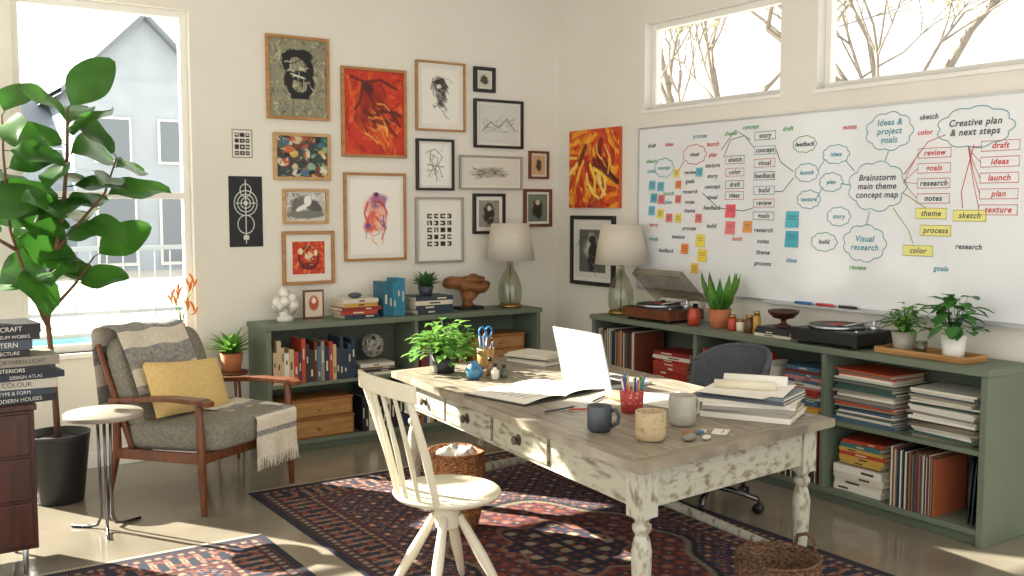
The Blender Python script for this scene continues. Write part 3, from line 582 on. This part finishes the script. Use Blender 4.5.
for (y,rr_,h,cl) in ((4.36,.03,.09,'#b5432c'),(4.29,.028,.07,'#d9cfb4'),(4.22,.03,.1,'#5a3a26'),(4.16,.024,.13,'#b98a3a')):
    o=Ob('small_jar',(4.57,y,ZT)); o.lathe([(rr_*.9,0),(rr_,.01),(rr_,h*.75),(rr_*.7,h*.85),(rr_*.72,h),(0,h)],K(cl,.35)); o.lathe([(rr_*.78,h*.86),(rr_*.78,h+.006),(0,h+.008)],BRASS); o.build()
o=Ob('stack_of_books',(4.6,3.98,ZT),-90); z=stack(o,0,0,0,.28,.2,3,(.015,.022),['#2b2b2e','#8c8577','#d9d2c0'],5); o.build()
o=Ob('wooden_pedestal_bowl',(4.6,3.98,ZT+z+.001)); o.lathe([(.045,0),(.042,.01),(.015,.025),(.018,.045),(.06,.055),(.09,.085),(.092,.1),(.085,.1),(.06,.07),(0,.06)],WALNUT_D); o.build()
o=Ob('wooden_tray',(4.6,3.02,ZT),-90); o.bx(-.26,.26,-.1,.1,0,.012,OAK)
for b in ((-.26,.26,-.1,-.09,.012,.03),(-.26,.26,.09,.1,.012,.03),(-.26,-.25,-.09,.09,.012,.03),(.25,.26,-.09,.09,.012,.03)): o.bx(*b,OAK)
o.build(.003)
o=Ob('potted_herb',(4.60,3.17,ZT+.013)); pot(o,.05,.065,.1,CERG); bushy(o,.1,90,.10,.15,.05,LEAF2,seed=6); o.build()
o=Ob('potted_pothos',(4.57,2.87,ZT+.013)); pot(o,.05,.062,.12,CERW); bushy(o,.12,52,.105,.23,.1,LEAFD,seed=9,trail=.04,kind=0,wr=.72); o.build()
o=Ob('glass_tumbler',(4.53,3.02,ZT+.013)); o.lathe([(.025,0),(.03,.07),(.027,.07),(.024,.006),(0,.006)],VGLASS); o.build()

# ------------------------------------------------------------ rugs
def rug_arr(W,H,seed,w,h):
    xs=np.linspace(0,w,W); ys=np.linspace(0,h,H); X,Y=np.meshgrid(xs,ys); d=np.minimum(np.minimum(X,w-X),np.minimum(Y,h-Y))
    navy,red,rust,cream,pink,blue,dk=[hexa(q) for q in ('#20253b','#6e2a26','#8a4129','#b8a283','#966658','#43536e','#151723')]
    a=np.ones((H,W,3))*navy
    U=np.abs(X-w/2); T=np.abs(Y-h/2)
    def st(mask,c): a[mask]=c
    p=2*math.pi
    f1=np.sin(p*U/.17)*np.sin(p*T/.17); f2=np.cos(p*U/.085+1.3*np.sin(p*T/.17))*np.cos(p*T/.085); f3=np.sin(p*(U+T)/.12)*np.sin(p*(U-T)/.12)
    st(f3>.6,rust); st(f3<-.65,blue); st((f1>.62),red); st((f1>.86),cream); st(f1<-.72,pink); st(f1<-.9,dk); st((np.abs(f2)<.08)&(np.abs(f1)<.5),hexa('#74574c')); st((f2>.83)&(f1<.3),hexa('#a8775a'))
    dm=np.sqrt((U/(w*.28))**2+(T/(h*.22))**2)+.06*np.cos(8*np.arctan2(T+1e-6,U+1e-6))
    m=dm<1; st(m,red); st(m&(f2>.45),navy); st(m&(f2>.85),cream*.9); st(m&(f3>.4),navy); st(m&(f1>.6),rust); st(m&(f1<-.6),pink)
    st((dm>=.96)&(dm<1.01),cream*.75); st((dm>=1.01)&(dm<1.06),dk)
    m=dm<.5; st(m,navy); st(m&(f3>.4),rust); st(m&(f1>.5),cream); st((dm>.48)&(dm<.52),pink)
    bw=.30
    b=d<bw; st(b,red*.9)
    s=np.where((d==X)|(d==w-X),Y,X)
    g=np.sin(p*s/.14); g2=np.cos(p*s/.07)
    mb=(d>.09)&(d<.24); st(mb,navy*.9); q=(d-.165)/.075
    st(mb&(np.abs(q-.6*g)<.18),rust); st(mb&((q*q+g*g*1.2)<.35),cream*.95); st(mb&((q*q+g*g*1.2)<.12),red); st(mb&(((np.abs(q)-.7)**2+(g2-.8)**2)<.12),pink)
    for lo,hi,c1,c2 in ((.055,.085,cream*.8,navy),(.245,.275,cream*.8,red)):
        k=(d>lo)&(d<hi); st(k,c1); st(k&(np.sin(p*s/.05)>.1),c2)
    for lo in (.045,.088,.24,.28): st((d>lo)&(d<lo+.008),dk)
    st(d<.04,navy*.8)
    r=np.random.RandomState(seed); a*= (0.82+.3*r.rand(H,W,1)); a=a*(.9)+.03; return np.clip(a,0,1)
def rug(name,x0,x1,y0,y1,seed,res=.0085,rz=0):
    w,h=x1-x0,y1-y0; a=rug_arr(int(w/res),int(h/res),seed,w,h)
    o=Ob(name,((x0+x1)/2,(y0+y1)/2,.001),rz); o.bx(-w/2,w/2,-h/2,h/2,0,.004,K('#2a2333',.95))
    FRG=K('#b8ad96',.95)
    n=int(w/.012)
    for k in range(n):
        x=-w/2+.006+k*w/n
        for s_ in (-1,1): o.bx(x-.003,x+.003,min(s_*h/2,s_*(h/2+.03)),max(s_*h/2,s_*(h/2+.03)),.0005,.003,FRG)
    ob=o.build(); canvas_mesh('woven_pattern',a,w,h,RUGM,ob,(0,0,.0045),flat=True)
rug('persian_rug',1.84,3.78,2.0,5.44,1)
rug('small_persian_rug',.6,1.66,2.6,4.70,2)
RZ=.0065
# ------------------------------------------------------------ desk
DZ=.72
N0=V((2.28,2.60)); Sd=V((math.cos(R(6)),math.sin(R(6)))); Td=V((math.sin(R(5)),math.cos(R(5))))
def dk(s,t): p=N0+Sd*s+Td*t; return (p.x,p.y)
o=Ob('farmhouse_desk'); SW,TL=1.22,2.32
npl=5
for k in range(npl): o.bx(SW*k/npl+(.0015 if k else 0),SW*(k+1)/npl-(.0015 if k<npl-1 else 0),.09,TL-.09,DZ-.035,DZ,DTOP)
DTE=mat('worn_breadboard','#6f6558',.48,col2='#a0957f',scale=5,stretch=(1,9,1),lo=.3,hi=.7,bump=.3,bscale=14,detail=8)
o.bx(0,SW,0,.088,DZ-.035,DZ,DTE); o.bx(0,SW,TL-.088,TL,DZ-.035,DZ,DTE)
i=.06; az=DZ-.035-.16
o.bx(i+.01,i+.035,i,TL-i,az,DZ-.036,CHIP); o.bx(SW-i-.035,SW-i-.01,i,TL-i,az,DZ-.036,CHIP); o.bx(i+.035,SW-i-.035,i+.01,i+.035,az,DZ-.036,CHIP); o.bx(i+.035,SW-i-.035,TL-i-.035,TL-i-.01,az,DZ-.036,CHIP)
for t0,t1 in ((.72,1.2),(1.23,1.71),(1.74,2.19)):
    o.bx(i-.004,i+.01,t0,t1,az+.022,DZ-.055,CHIP); o.bx(i+.009,i+.0105,t0-.006,t1+.006,az+.016,DZ-.049,BARK)
    tm=(t0+t1)/2; M=Matrix.Translation((i-.004,tm,az+.08))@Matrix.Rotation(R(-90),4,'Y')
    o.lathe([(.026,0),(.024,.004),(.009,.008),(.008,.018),(.02,.024),(.018,.033),(0,.036)],mat('iron','#5b5348',.5,.6),(0,0,0),16,M=M)
legp=[(.018,RZ),(.026,.012),(.03,.03),(.022,.05),(.03,.06),(.02,.075),(.028,.12),(.036,.2),(.042,.3),(.043,.36),(.034,.4),(.026,.42),(.04,.44),(.04,.455),(.026,.465),(.034,.48),(.044,.49)]
for s in (i+.045,SW-i-.045):
    for t in (i+.045,TL-i-.045):
        o.lathe(legp,CHIP2,(s,t,0),20); o.bx(s-.046,s+.046,t-.046,t+.046,.49,DZ-.037,CHIP2)
o.tube([(i+.045,TL-i-.045,.1),(SW/2,TL-i-.045,.1),(SW-i-.045,TL-i-.045,.1)],[.018,.028,.018],CHIP2,12)
o.tube([(SW-i-.045,TL-i-.045,.1),(SW-i-.045,TL*.5,.1),(SW-i-.045,i+.045,.1)],[.018,.026,.018],CHIP2,12)
o.v=[(*dk(x,y),z) for x,y,z in o.v]; o.build(.003)

# ------------------------------------------------------------ desk items
D0=DZ+.0015
o=Ob('laptop',(3.13,3.99,D0),-90)
w=.40; o.bx(-w/2,w/2,0,.27,0,.014,ALU); o.bx(-w/2+.03,w/2-.03,.03,.13,.014,.0148,BLACK); o.bx(-.06,.06,.16,.24,.014,.0146,STEEL)
M=Matrix.Translation((0,.0,.013))@Matrix.Rotation(R(14),4,'X'); o.bx(-w/2,w/2,-.004,.004,0,.275,ALU,M); o.bx(-w/2+.01,w/2-.01,.004,.0046,.012,.265,BLACK,M)
o.lathe([(.02,0),(.02,.001),(0,.001)],K('#e9eaec',.2),(0,0,0),20,M=M@Matrix.Translation((0,-.004,.14))@Matrix.Rotation(R(90),4,'X')); o.build(.003)
o=Ob('open_sketchbook',(2.77,3.93,D0),12)
o.bx(-.29,.29,-.2,.2,0,.006,K('#3a3632'))
for sgn in (-1,1):
    o.sheet(lambda u,v,s=sgn:(s*(.003+u*.275),-.19+.38*v,.008+.016*math.sin(math.pi*min(1,u*1.1))**.7*(1-u*.5)),10,2,PAPER)
r=random.Random(3)
for k in range(7): o.tube([(-.24,-.14+k*.045,.0235),(-.08-.05*r.random(),-.14+k*.045,.0245)],.0012,K('#8a8680'),4)
o.build()
def pencil(name,p,ang,col,L=.17):
    o=Ob(name,p,ang); o.tube([(-L/2,0,.005),(L/2-.02,0,.005)],.0042,K(col),6); o.tube([(L/2-.02,0,.005),(L/2,0,.005)],[.0042,.0006],OAKL,6); o.build()
pencil('pencil',(2.92,3.62,D0),30,'#2b2b2b'); pencil('pencil',(2.62,3.52,D0),8,'#333842',.2); pencil('pencil',(2.72,3.46,D0),-20,'#b5432c'); pencil('pencil',(2.98,3.60,D0),80,'#c9a24a')
def mug(name,p,r,h,m,ha,inner=None):
    o=Ob(name,p,ha); o.lathe([(r*.8,0),(r*.93,.006),(r,.02),(r,h-.004),(r*.97,h),(r*.9,h-.003),(r*.88,.015),(0,.012)],m,n=32)
    o.lathe([(r*.87,h*.72),(0,h*.72)],K('#2c1a10',.15)); o.tube([(r*.95,0,h*.82),(r*1.35,0,h*.84),(r*1.6,0,h*.62),(r*1.5,0,h*.35),(r*.95,0,h*.2)],[.009,.008,.008,.008,.009],m,10); o.build()
mug('coffee_mug',(2.50,3.10,D0),.05,.105,CERD,-50); mug('speckled_mug',(2.57,2.87,D0),.06,.115,CERT,20); mug('white_mug',(2.86,3.0,D0),.056,.125,CERG,0)
def cup_pencils(name,p,r,h,m,n,cols,seed,ext=.09):
    o=Ob(name,p); o.lathe([(r*.85,0),(r,h),(r*.92,h),(r*.8,.008),(0,.008)],m,n=24); q=random.Random(seed)
    for k in range(n):
        a=q.uniform(0,6.28); t=q.uniform(.3,.8); b=V((math.cos(a)*r*.4,math.sin(a)*r*.4,.012)); e=V((math.cos(a)*r*(t+.3),math.sin(a)*r*(t+.3),h+q.uniform(.3,1)*ext)); cc=q.choice(cols)
        o.tube([b,b.lerp(e,.93)],.0042,K(cc),6); o.tube([b.lerp(e,.93),e],[.0042,.0008],OAKL,6)
    return o
RC=mat('red_mesh_cup','#a5322a',.5,col2='#d8a090',scale=70,lo=.58,hi=.64)
cup_pencils('red_pencil_cup',(2.86,3.32,D0),.055,.1,RC,18,['#d8a53a','#2f6fae','#c43b3b','#3f8f5a','#2b2b2b','#e2ddcf','#7a4aa0'],3,.1).build()
o=cup_pencils('bamboo_pen_cup',(2.98,4.72,D0),.05,.11,mat('bamboo','#c29a5e',.6,col2='#a67c42',scale=10,stretch=(8,8,1)),10,['#2f6fae','#2b2b2b','#d8d2c4','#3b8da8'],5,.1)
SCB=K('#2f80b8',.35)
for a in (-1,1):
    P=[(a*.022+.022*math.cos(t*.7),0,.2+.03*math.sin(t*.7)) for t in range(10)]; o.tube(P,.005,SCB,6); o.tube([(a*.015,0,.175),(-a*.012,0,.05)],.004,STEEL,6)
o.build()
o=Ob('blue_stone_vase',(2.72,4.42,D0)); o.lathe([(.02,0),(.04,.015),(.048,.04),(.04,.07),(.02,.085),(.022,.095),(.015,.095),(.012,.08),(0,.07)],mat('blue_glaze','#4b86a8',.35,col2='#2e5f80',scale=30)); o.build()
for x,y,h,cl in ((2.85,4.47,.09,'#8f6a3a'),(2.81,4.36,.075,'#dcd6c8'),(2.88,4.38,.06,'#4b5a4a')):
    o=Ob('small_bottle',(x,y,D0)); o.lathe([(.018,0),(.02,.005),(.02,h*.6),(.009,h*.75),(.009,h),(0,h)],K(cl,.2)); o.lathe([(.011,h*.88),(.011,h+.008),(0,h+.008)],BLACK); o.build()
o=Ob('desk_potted_plant',(2.70,4.70,D0)); pot(o,.055,.07,.1,POTB); bushy(o,.1,190,.18,.2,.062,LEAF2,seed=12,trail=.08); o.build()
o=Ob('magazine_stack',(3.34,4.72,D0),-70); stack(o,0,0,0,.3,.22,5,(.008,.014),['#e2ddcf','#d8d2c4','#5a5a5c','#cfc9b8'],8); o.build()
o=Ob('document_stack',(3.26,2.99,D0),-62); z=stack(o,0,0,0,.41,.31,8,(.008,.02),['#e2ddcf','#6f7a80','#d8d2c4','#9a958a','#4a5058'],9)
o.tube([(-.13,.03,z+.03),(.14,.06,z+.03)],.028,PAPER,20); o.tube([(-.15,-.05,z+.022),(.11,-.02,z+.022)],.02,K('#d8cfb6'),20)
o.sheet(lambda u,v:(-.19+.36*u,-.15+.26*v,z+.003+.014*u*u*v),8,8,PAPER); o.sheet(lambda u,v:(-.2+.3*u+.06*v,-.17+.24*v-.04*u,z+.0015+.01*(1-u)*v),8,8,PAPER); o.build()
o=Ob('loose_papers',(3.12,3.43,D0))
for k,(dx,dy,a) in enumerate(((0,0,10),(.08,.03,-25),(.04,-.02,35))):
    M=Matrix.Translation((dx,dy,.001+k*.0012))@Matrix.Rotation(R(a),4,'Z'); o.bx(-.105,.105,-.148,.148,0,.0008,PAPER,M)
    for j in range(6): o.bx(-.08,.04+.03*(j%2),-.12+j*.035,-.1185+j*.035,.0008,.001,K('#7d7a74'),M)
o.build()
STN=mat('river_stone','#8a8378',.7,col2='#6b655c',scale=20)
for x,y,rx,cl in ((2.68,2.77,.035,STN),(2.73,2.83,.028,mat('amber_stone','#a8683a',.4,col2='#8a4f28',scale=20)),(2.75,2.75,.022,mat('pale_stone','#c9bfae',.7))):
    o=Ob('polished_stone',(x,y,D0)); o.ell((0,0,rx*.45),(rx,rx*.7,rx*.45),cl,jit=.05); o.build()
o=Ob('eraser',(2.81,2.84,D0),20); o.bx(-.03,.03,-.012,.012,0,.012,K('#d8c8b4')); o.bx(-.03,.008,-.0125,.0125,-.0002,.0125,K('#3f6f8a')); o.build(.002)
o=Ob('index_card',(2.89,2.81,D0),35); o.bx(-.045,.045,-.03,.03,0,.004,K('#e2dccb')); o.bx(-.035,.03,-.012,-.008,.004,.0045,MKB); o.build()

# ------------------------------------------------------------ windsor chair (cream) facing +X
o=Ob('spindle_desk_chair',(2.02,3.50,RZ),90)
sz=.45
o.lathe([(0,sz-.035),(.17,sz-.035),(.225,sz-.015),(.235,sz),(.225,sz+.008),(.15,sz-.004),(0,sz-.01)],CREAM,n=40,sx=1,sy=.95)
for k in range(4):
    a=R(45+90*k); tp=V((.05*math.cos(a),.05*math.sin(a),sz-.1)); ft=V((.25*math.cos(a),.25*math.sin(a),.004)); mid=tp.lerp(ft,.5)
    o.tube([tp,tp.lerp(ft,.25),mid,tp.lerp(ft,.8),ft],[.017,.021,.024,.018,.013],CREAM,12)
o.lathe([(.03,sz-.16),(.05,sz-.15),(.055,sz-.09),(.045,sz-.07),(.04,sz-.05),(.12,sz-.045),(.12,sz-.035)],CREAM,n=24)
top=[]
for k in range(9):
    u=-1+2*k/8; top.append(V((u*.235,.235-.05*u*u+.085,sz+.46+.012*(1-u*u))))
for k in range(6):
    u=-.86+1.72*k/5; b=V((u*.19,.205-.09*u*u,sz-.005)); t=V((u*.225,.235-.05*u*u+.08,sz+.455)); thick=.015 if k in(0,5) else .009
    o.tube([b,b.lerp(t,.45)+V((0,-.006,0)),t],[thick,thick*1.3,thick*.9],CREAM,8)
vs=[];fs=[]
for p in top:
    for dy,dz in ((-.011,-.035),(.011,-.03),(.016,.04),(-.006,.035)): vs.append(p+V((0,dy,dz)))
for k in range(8):
    for j in range(4): a=k*4+j; b=k*4+(j+1)%4; fs.append((a,b,b+4,a+4))
fs+= [(3,2,1,0),(32,33,34,35)]; o.add(vs,fs,CREAM,False); o.build(.004)

# ------------------------------------------------------------ office chair (grey) facing -X
o=Ob('office_chair',(3.86,3.84,RZ),-90)
for k in range(5):
    a=R(20+72*k); e=V((.29*math.cos(a),.29*math.sin(a),.075)); o.tube([(0,0,.11),(e.x*.5,e.y*.5,.1),e],[.03,.022,.016],CHROME,8,sq=.7)
    o.tube([e,(e.x,e.y,.05)],.01,BLACK,8); tdir=V((-math.sin(a),math.cos(a),0))*.012
    for s in (-1,1): c0=V((e.x,e.y,.027))+tdir*s; o.tube([c0-tdir*.6,c0+tdir*.6],.027,BLACK,14)
o.tube([(0,0,.08),(0,0,.25)],.028,BLACK,14); o.tube([(0,0,.25),(0,0,.41)],.016,CHROME,12); o.box((0,0,.415),(.2,.2,.03),BLACK)
o.ell((0,0,.465),(.25,.24,.045),GREYD,e=.6,n=32)
def back(u,v,th=0):
    a=R(-75+150*u); rr=.25+th; return (rr*math.sin(a),.02+rr*math.cos(a)*.95+.06*v,.5+.345*v*(1-.28*abs(2*u-1)**2.5))
o.sheet(lambda u,v:back(u,v),24,8,GREYD); o.sheet(lambda u,v:back(u,v,.028),24,8,GREYD)
rim=[back(k/24,1,.014) for k in range(25)]; o.tube(rim,.0155,GREYD,8); o.tube([back(k/24,0,.014) for k in range(25)],.0155,GREYD,8)
for e in (0,1): o.tube([back(e,k/8,.014) for k in range(9)],.0155,GREYD,8)
o.tube([(0,.05,.41),(0,.25,.44),(0,.3,.56)],.018,BLACK,10); o.build()

# ------------------------------------------------------------ baskets
def basket(name,loc,prof,m,handles=True,fill=None):
    o=Ob(name,loc); r1=prof[-1][0]; h=prof[-1][1]
    o.lathe(prof+[(r1-.012,h),(prof[0][0]*.95,.012),(0,.012)],m,n=40)
    for r,z in prof[1:]: o.tube([(r*1.005*math.cos(R(a)),r*1.005*math.sin(R(a)),z) for a in range(0,361,12)],.006,m,6)
    nn=18
    for k in range(nn):
        a=2*math.pi*k/nn; o.tube([((r+.002)*math.cos(a),(r+.002)*math.sin(a),z) for r,z in prof],.0035,m,5)
    if handles:
        for s in (-1,1): o.tube([(s*r1*.98,.05,h),(s*r1*1.02,.045,h+.04),(s*r1*1.02,0,h+.06),(s*r1*1.02,-.045,h+.04),(s*r1*.98,-.05,h)],.008,m,8)
    if fill:
        q=random.Random(4)
        for k in range(fill):
            a=q.uniform(0,6.28); x,y=math.cos(a)*r1*.4,math.sin(a)*r1*.4; o.ell((x,y,h-.03),(.06,.05,.045),PAPER,(q.uniform(0,90),)*3,jit=.3,n=10,nv=8)
    o.build()
basket('rattan_waste_basket',(2.50,4.24,RZ),[(.1,0),(.125,.1),(.14,.2),(.145,.3),(.14,.40)],RATT,False,5)
basket('wicker_basket',(2.97,2.57,RZ),[(.13,0),(.155,.08),(.165,.16),(.16,.26)],RATTD,True)

# ------------------------------------------------------------ armchair, local front -Y
A=Ob('lounge_armchair',(1.66,5.62,0.0),30)
W2=.36
for s in (-1,1):
    A.tube([(s*W2,-.32,0),(s*W2,-.31,.3),(s*W2,-.30,.60)],[.016,.024,.02],WALNUT,12)
    A.tube([(s*W2,.38,0),(s*W2,.30,.30),(s*W2,.30,.56)],[.016,.024,.02],WALNUT,12)
    vs=[];fs=[];pr=[(-.38,.60,.03),(-.33,.612,.04),(-.1,.61,.034),(.15,.585,.026),(.34,.565,.02)]
    for y,z,hw in pr:
        for dx,dz in ((-hw,-.014),(hw,-.014),(hw,.012),(-hw,.012)): vs.append((s*W2+dx,y,z+dz))
    for k in range(4):
        for j in range(4): a=k*4+j; b=k*4+(j+1)%4; fs.append((a,b,b+4,a+4))
    fs+=[(3,2,1,0),(16,17,18,19)]; A.add(vs,fs,WALNUT)
    A.box((s*W2,-.01,.29),(.028,.6,.055),WALNUT,(-3,0,0)) 
    A.tube([(s*(W2-.03),.22,.3),(s*(W2-.03),.46,.86)],.017,WALNUT,10)
A.box((0,-.30,.30),(.70,.026,.055),WALNUT); A.box((0,.28,.27),(.70,.026,.05),WALNUT)
for k in range(4): A.box((0,.285+.035+.045*k,.42+.12*k),(.66,.014,.035),WALNUT,(-22,0,0))
A.ell((0,-.03,.385),(.335,.35,.085),GREYF,(-4,0,0),.35,40,20)
A.ell((0,.30,.64),(.325,.075,.29),GREYF,(-21,0,0),.38,40,20)
ac=A.build(.004)
T_=Ob('throw_blanket',(1.66,5.62,0),30)
def stripe(u,v):
    k=int(v*26); return BLKW if k%6 in (1,2,3) else BLK
def over(u,v):
    x=-.345+.50*u+.01*math.sin(v*8)
    L=v*1.05; h=.40
    if L<h: s=L/h; y=.145+.16*s; z=.60+.34*s
    elif L<h+.16: th=(L-h)/.16*math.pi; y=.395-.09*math.cos(th); z=.935+.03*math.sin(th)
    else: s=(L-h-.16)/.49; y=.488-.02*s; z=.93-.46*s
    return (x,y-.012*math.sin(u*9+1)*0.6,z+.006*math.sin(u*14))
T_.sheet(over,16,40,BLK,mfn=lambda u,v:stripe(u,v))
def seat(u,v):
    x=-.02+.34*u+.02*math.sin(v*5)
    L=v*.90
    if L<.52: s=L/.52; y=.16-.53*s; z=.485-.012*s+.003*math.sin(u*15)
    elif L<.60: th=(L-.52)/.08*math.pi/2; y=-.37-.028*math.sin(th); z=.473-.03*(1-math.cos(th))
    else: s=(L-.60)/.30; y=-.398-.012*s+.01*math.sin(u*12)*s; z=.443-.2*s
    return (x,y,z)
T_.sheet(seat,20,40,BLK,mfn=lambda u,v: BLK if (int(v*20)%5 in (0,1) and v<.8) else BLKW)
q=random.Random(2)
for k in range(60):
    u=k/59; p=V(seat(u,1)); T_.tube([p+V((0,0,.004)),p+V((q.uniform(-.006,.006),q.uniform(-.01,.004),-.03)),p+V((q.uniform(-.012,.012),q.uniform(-.012,.004),-.065))],.003,BLKW,4)
for k in range(34):
    p=V(over(k/33,1)); T_.tube([p,p+V((q.uniform(-.01,.01),.0,-.06))],.003,BLKW,4)
T_.build(parent=None)
P_=Ob('mustard_pillow',(1.66,5.62,0),30)
def pil(sgn):
    def f(u,v):
        a=2*u-1;b=2*v-1; th=.075*((1-a**4)*(1-b**4))**.6; return (a*(.27+.012*abs(a)*b*b),sgn*th,b*(.15+.012*a*a))
    return f
M=Matrix.Translation((-.04,.085,.61))@Matrix.Rotation(R(-24),4,'X')@Matrix.Rotation(R(5),4,'Y')
P_.sheet(pil(-1),20,14,MUST,M); P_.sheet(pil(1),20,14,MUST,M); P_.build()

# ------------------------------------------------------------ side table
o=Ob('round_side_table',(1.04,5.24,0)); TT=mat('taupe_table_top','#a0978b',.4,col2='#948a7e',scale=4)
o.lathe([(.0,.575),(.185,.575),(.19,.58),(.19,.595),(.185,.6),(0,.6)],TT,n=48)
for a in (20,140,260):
    c_,s_=math.cos(R(a)),math.sin(R(a)); o.tube([(.035*c_,.035*s_,.575),(.03*c_,.03*s_,.3),(.03*c_,.03*s_,.06),(.05*c_,.05*s_,.02),(.09*c_,.09*s_,.009),(.19*c_,.19*s_,.009)],.008,CHROME,8)
o.build()

# ------------------------------------------------------------ fiddle leaf fig
o=Ob('fiddle_leaf_fig',(.93,5.90,0))
o.lathe([(.12,0),(.125,.005),(.165,.36),(.17,.385),(.16,.385),(.15,.34),(0,.34)],POTB,n=40); o.lathe([(.15,.345),(0,.36)],SOIL,n=24)
q=random.Random(21)
br=[[(0,0,.34),(-.01,0,.7),(-.03,0,1.0),(.0,-.02,1.3),(.06,-.05,1.6),(.09,-.05,1.9),(.1,-.05,2.15)],
    [(-.02,0,.95),(-.12,-.02,1.2),(-.2,-.04,1.5),(-.22,-.05,1.9),(-.22,-.05,2.1)],
    [(.03,-.03,1.4),(.15,-.05,1.55),(.27,-.08,1.7),(.34,-.08,1.9)],
    [(-.02,0,1.05),(.12,.02,1.2),(.22,0,1.35)],
    [(-.18,-.04,1.4),(-.33,-.1,1.5),(-.4,-.1,1.7)]]
for k,b in enumerate(br):
    n=len(b); o.tube(b,[(.018 if k==0 else .011)*(1-.6*i/(n-1)) for i in range(n)],BARK,8)
ga=0
def along(b,t):
    k=t*(len(b)-1); i=min(int(k),len(b)-2); return V(b[i]).lerp(V(b[i+1]),k-i)
for bi,(b,n,t0) in enumerate(zip(br,(18,11,9,4,6),(.45,.25,.25,.5,.3))):
    for k in range(n):
        t=t0+(1-t0)*k/(n-1); p=along(b,t); ga+=2.4+q.uniform(-.4,.4); tip=t>.93
        d=V((math.cos(ga),math.sin(ga)*.7,q.uniform(-.35,.5)+(.9 if tip else 0))).normalized(); L=q.uniform(.24,.37)
        if p.x+.93+d.x*L<.52: d.x=abs(d.x)*.6
        st=p+d*.03; o.tube([p,st],.003,LEAF,5); up=V((0,0,1)) if abs(d.z)<.85 else V((1,0,.2))
        up=(up+V((q.uniform(-.6,.6),q.uniform(-1.5,-.1),0))); o.leaf(st,d,up,L,L*.76,LEAF,q.uniform(.05,.5),q.uniform(.1,.28),0,9,.045)
o.build()

# ------------------------------------------------------------ small plant stand by armchair
o=Ob('plant_stand',(2.06,6.36,0)); o.lathe([(0,.54),(.1,.54),(.105,.55),(.1,.56),(0,.56)],WALNUT,n=28)
for a in (30,150,270): c_,s_=math.cos(R(a)),math.sin(R(a)); o.tube([(.06*c_,.06*s_,.54),(.1*c_,.1*s_,0)],[.01,.007],WALNUT,8)
o.build()
o=Ob('aloe_plant',(2.06,6.36,.561)); pot(o,.055,.075,.12,TERRA); rosette(o,.11,30,.18,.05,LEAF2,seed=3,droop=.3); o.build()
o=Ob('orange_flower_vase',(1.8,6.555,.731)); o.lathe([(.025,0),(.035,.05),(.02,.12),(.024,.14),(.02,.14),(0,.13)],TERRA)
OR=mat('orange_bloom','#b8692a',.6,transl=.1)
for k in range(7):
    a=k*1.05; p=V((.07*math.cos(a),-.04+.02*math.sin(a),.2+.03*k)); o.tube([(0,0,.13),p*.6+V((0,0,.08)),p],.003,LEAF2,5)
    for j in range(3): o.leaf(p+V((0,0,.02*j)),(math.cos(a+j*1.7)*.5,math.sin(a+j*1.7)*.3-.1,.9),(0,-1,.2),.06,.018,OR,.2,.3,2,3)
o.build()

# ------------------------------------------------------------ near-left walnut cabinet with books
o=Ob('walnut_cabinet',(0,0,0)); x0,x1,y0_,y1_=-.5,.655,4.74,5.16
o.bx(x0,x1,y0_,y1_,.12,.74,WALNUT_D); o.bx(x0-.01,x1+.01,y0_-.015,y1_,.74,.765,WALNUT_D)
for a,b in ((x0+.02,.07),(.085,x1-.02)):
    for z0_,z1_ in ((.14,.33),(.345,.53),(.545,.725)): o.bx(a,b,y0_-.014,y0_,z0_,z1_,WALNUT_D)
for x in (x0+.05,x1-.05):
    for y in (y0_+.04,y1_-.05): o.tube([(x,y,0),(x,y,.12)],[.01,.014],STEEL,10)
o.build(.004)
o=Ob('stack_of_design_books',(.58,4.90,.766)); pal=['#1c1c1f','#2b3a4a','#b9b2a2','#1f2a38','#17181b','#8c8577','#26262a','#3f4a55','#202024']
titles=['MODERN HOUSES','TYPE & FORM','COLOUR','DESIGN ATLAS','INTERIORS','NORTHERN LIGHT','ARCHITECTURE','PATTERN','MUSEUM WORKS','CRAFT']
z=0; T_L=[]
for k in range(10):
    T=random.uniform(.028,.042); M=Matrix.Translation((random.uniform(-.03,.03)-(.05 if k>5 else 0),random.uniform(-.01,.01),z))@Matrix.Rotation(R(random.uniform(-6,12)),4,'Z'); ww=.36 if k<6 else .28
    cc=pal[k%9]; book(o,M,ww,.27,T,cc,False); T_L.append((M,ww,T,cc,titles[k])); z+=T
bo=o.build()
for M,ww,T,cc,tt in T_L:
    c=bpy.data.curves.new('spine_title','FONT'); c.body=tt; c.size=min(T*.72,ww*.95/len(tt)); c.align_x='CENTER'; c.align_y='CENTER'
    c.materials.append(K('#d8d4ca' if sum(hexa(cc))<1.5 else '#26262a')); ob=bpy.data.objects.new('spine_title',c); bpy.context.collection.objects.link(ob); ob.parent=bo
    ob.matrix_local=M@Matrix.Translation((.02,-.1358,T*.5))@Matrix.Rotation(R(90),4,'X')

# ------------------------------------------------------------ light & world
w=bpy.data.worlds.new('sky'); scene.world=w; w.use_nodes=True; nt=w.node_tree; bg=nt.nodes['Background']
bg.inputs[0].default_value=(1,.985,.955,1); bg.inputs[1].default_value=2.0
s=bpy.data.lights.new('sun','SUN'); s.energy=32; s.angle=R(.7); s.color=(1,.93,.82); so=bpy.data.objects.new('sun',s); bpy.context.collection.objects.link(so)
so.rotation_euler=V((1.32,-2.1,-1.38)).to_track_quat('-Z','Y').to_euler(); so.location=(0,10,8)

cd=bpy.data.cameras.new('camera'); cam=bpy.data.objects.new('camera',cd); bpy.context.collection.objects.link(cam)
cd.sensor_width=36; cd.lens=996/1024*36; cd.clip_end=200; cam.location=(0,0,1.62); cam.rotation_euler=(R(90-4.6),0,R(-33.8)); scene.camera=cam
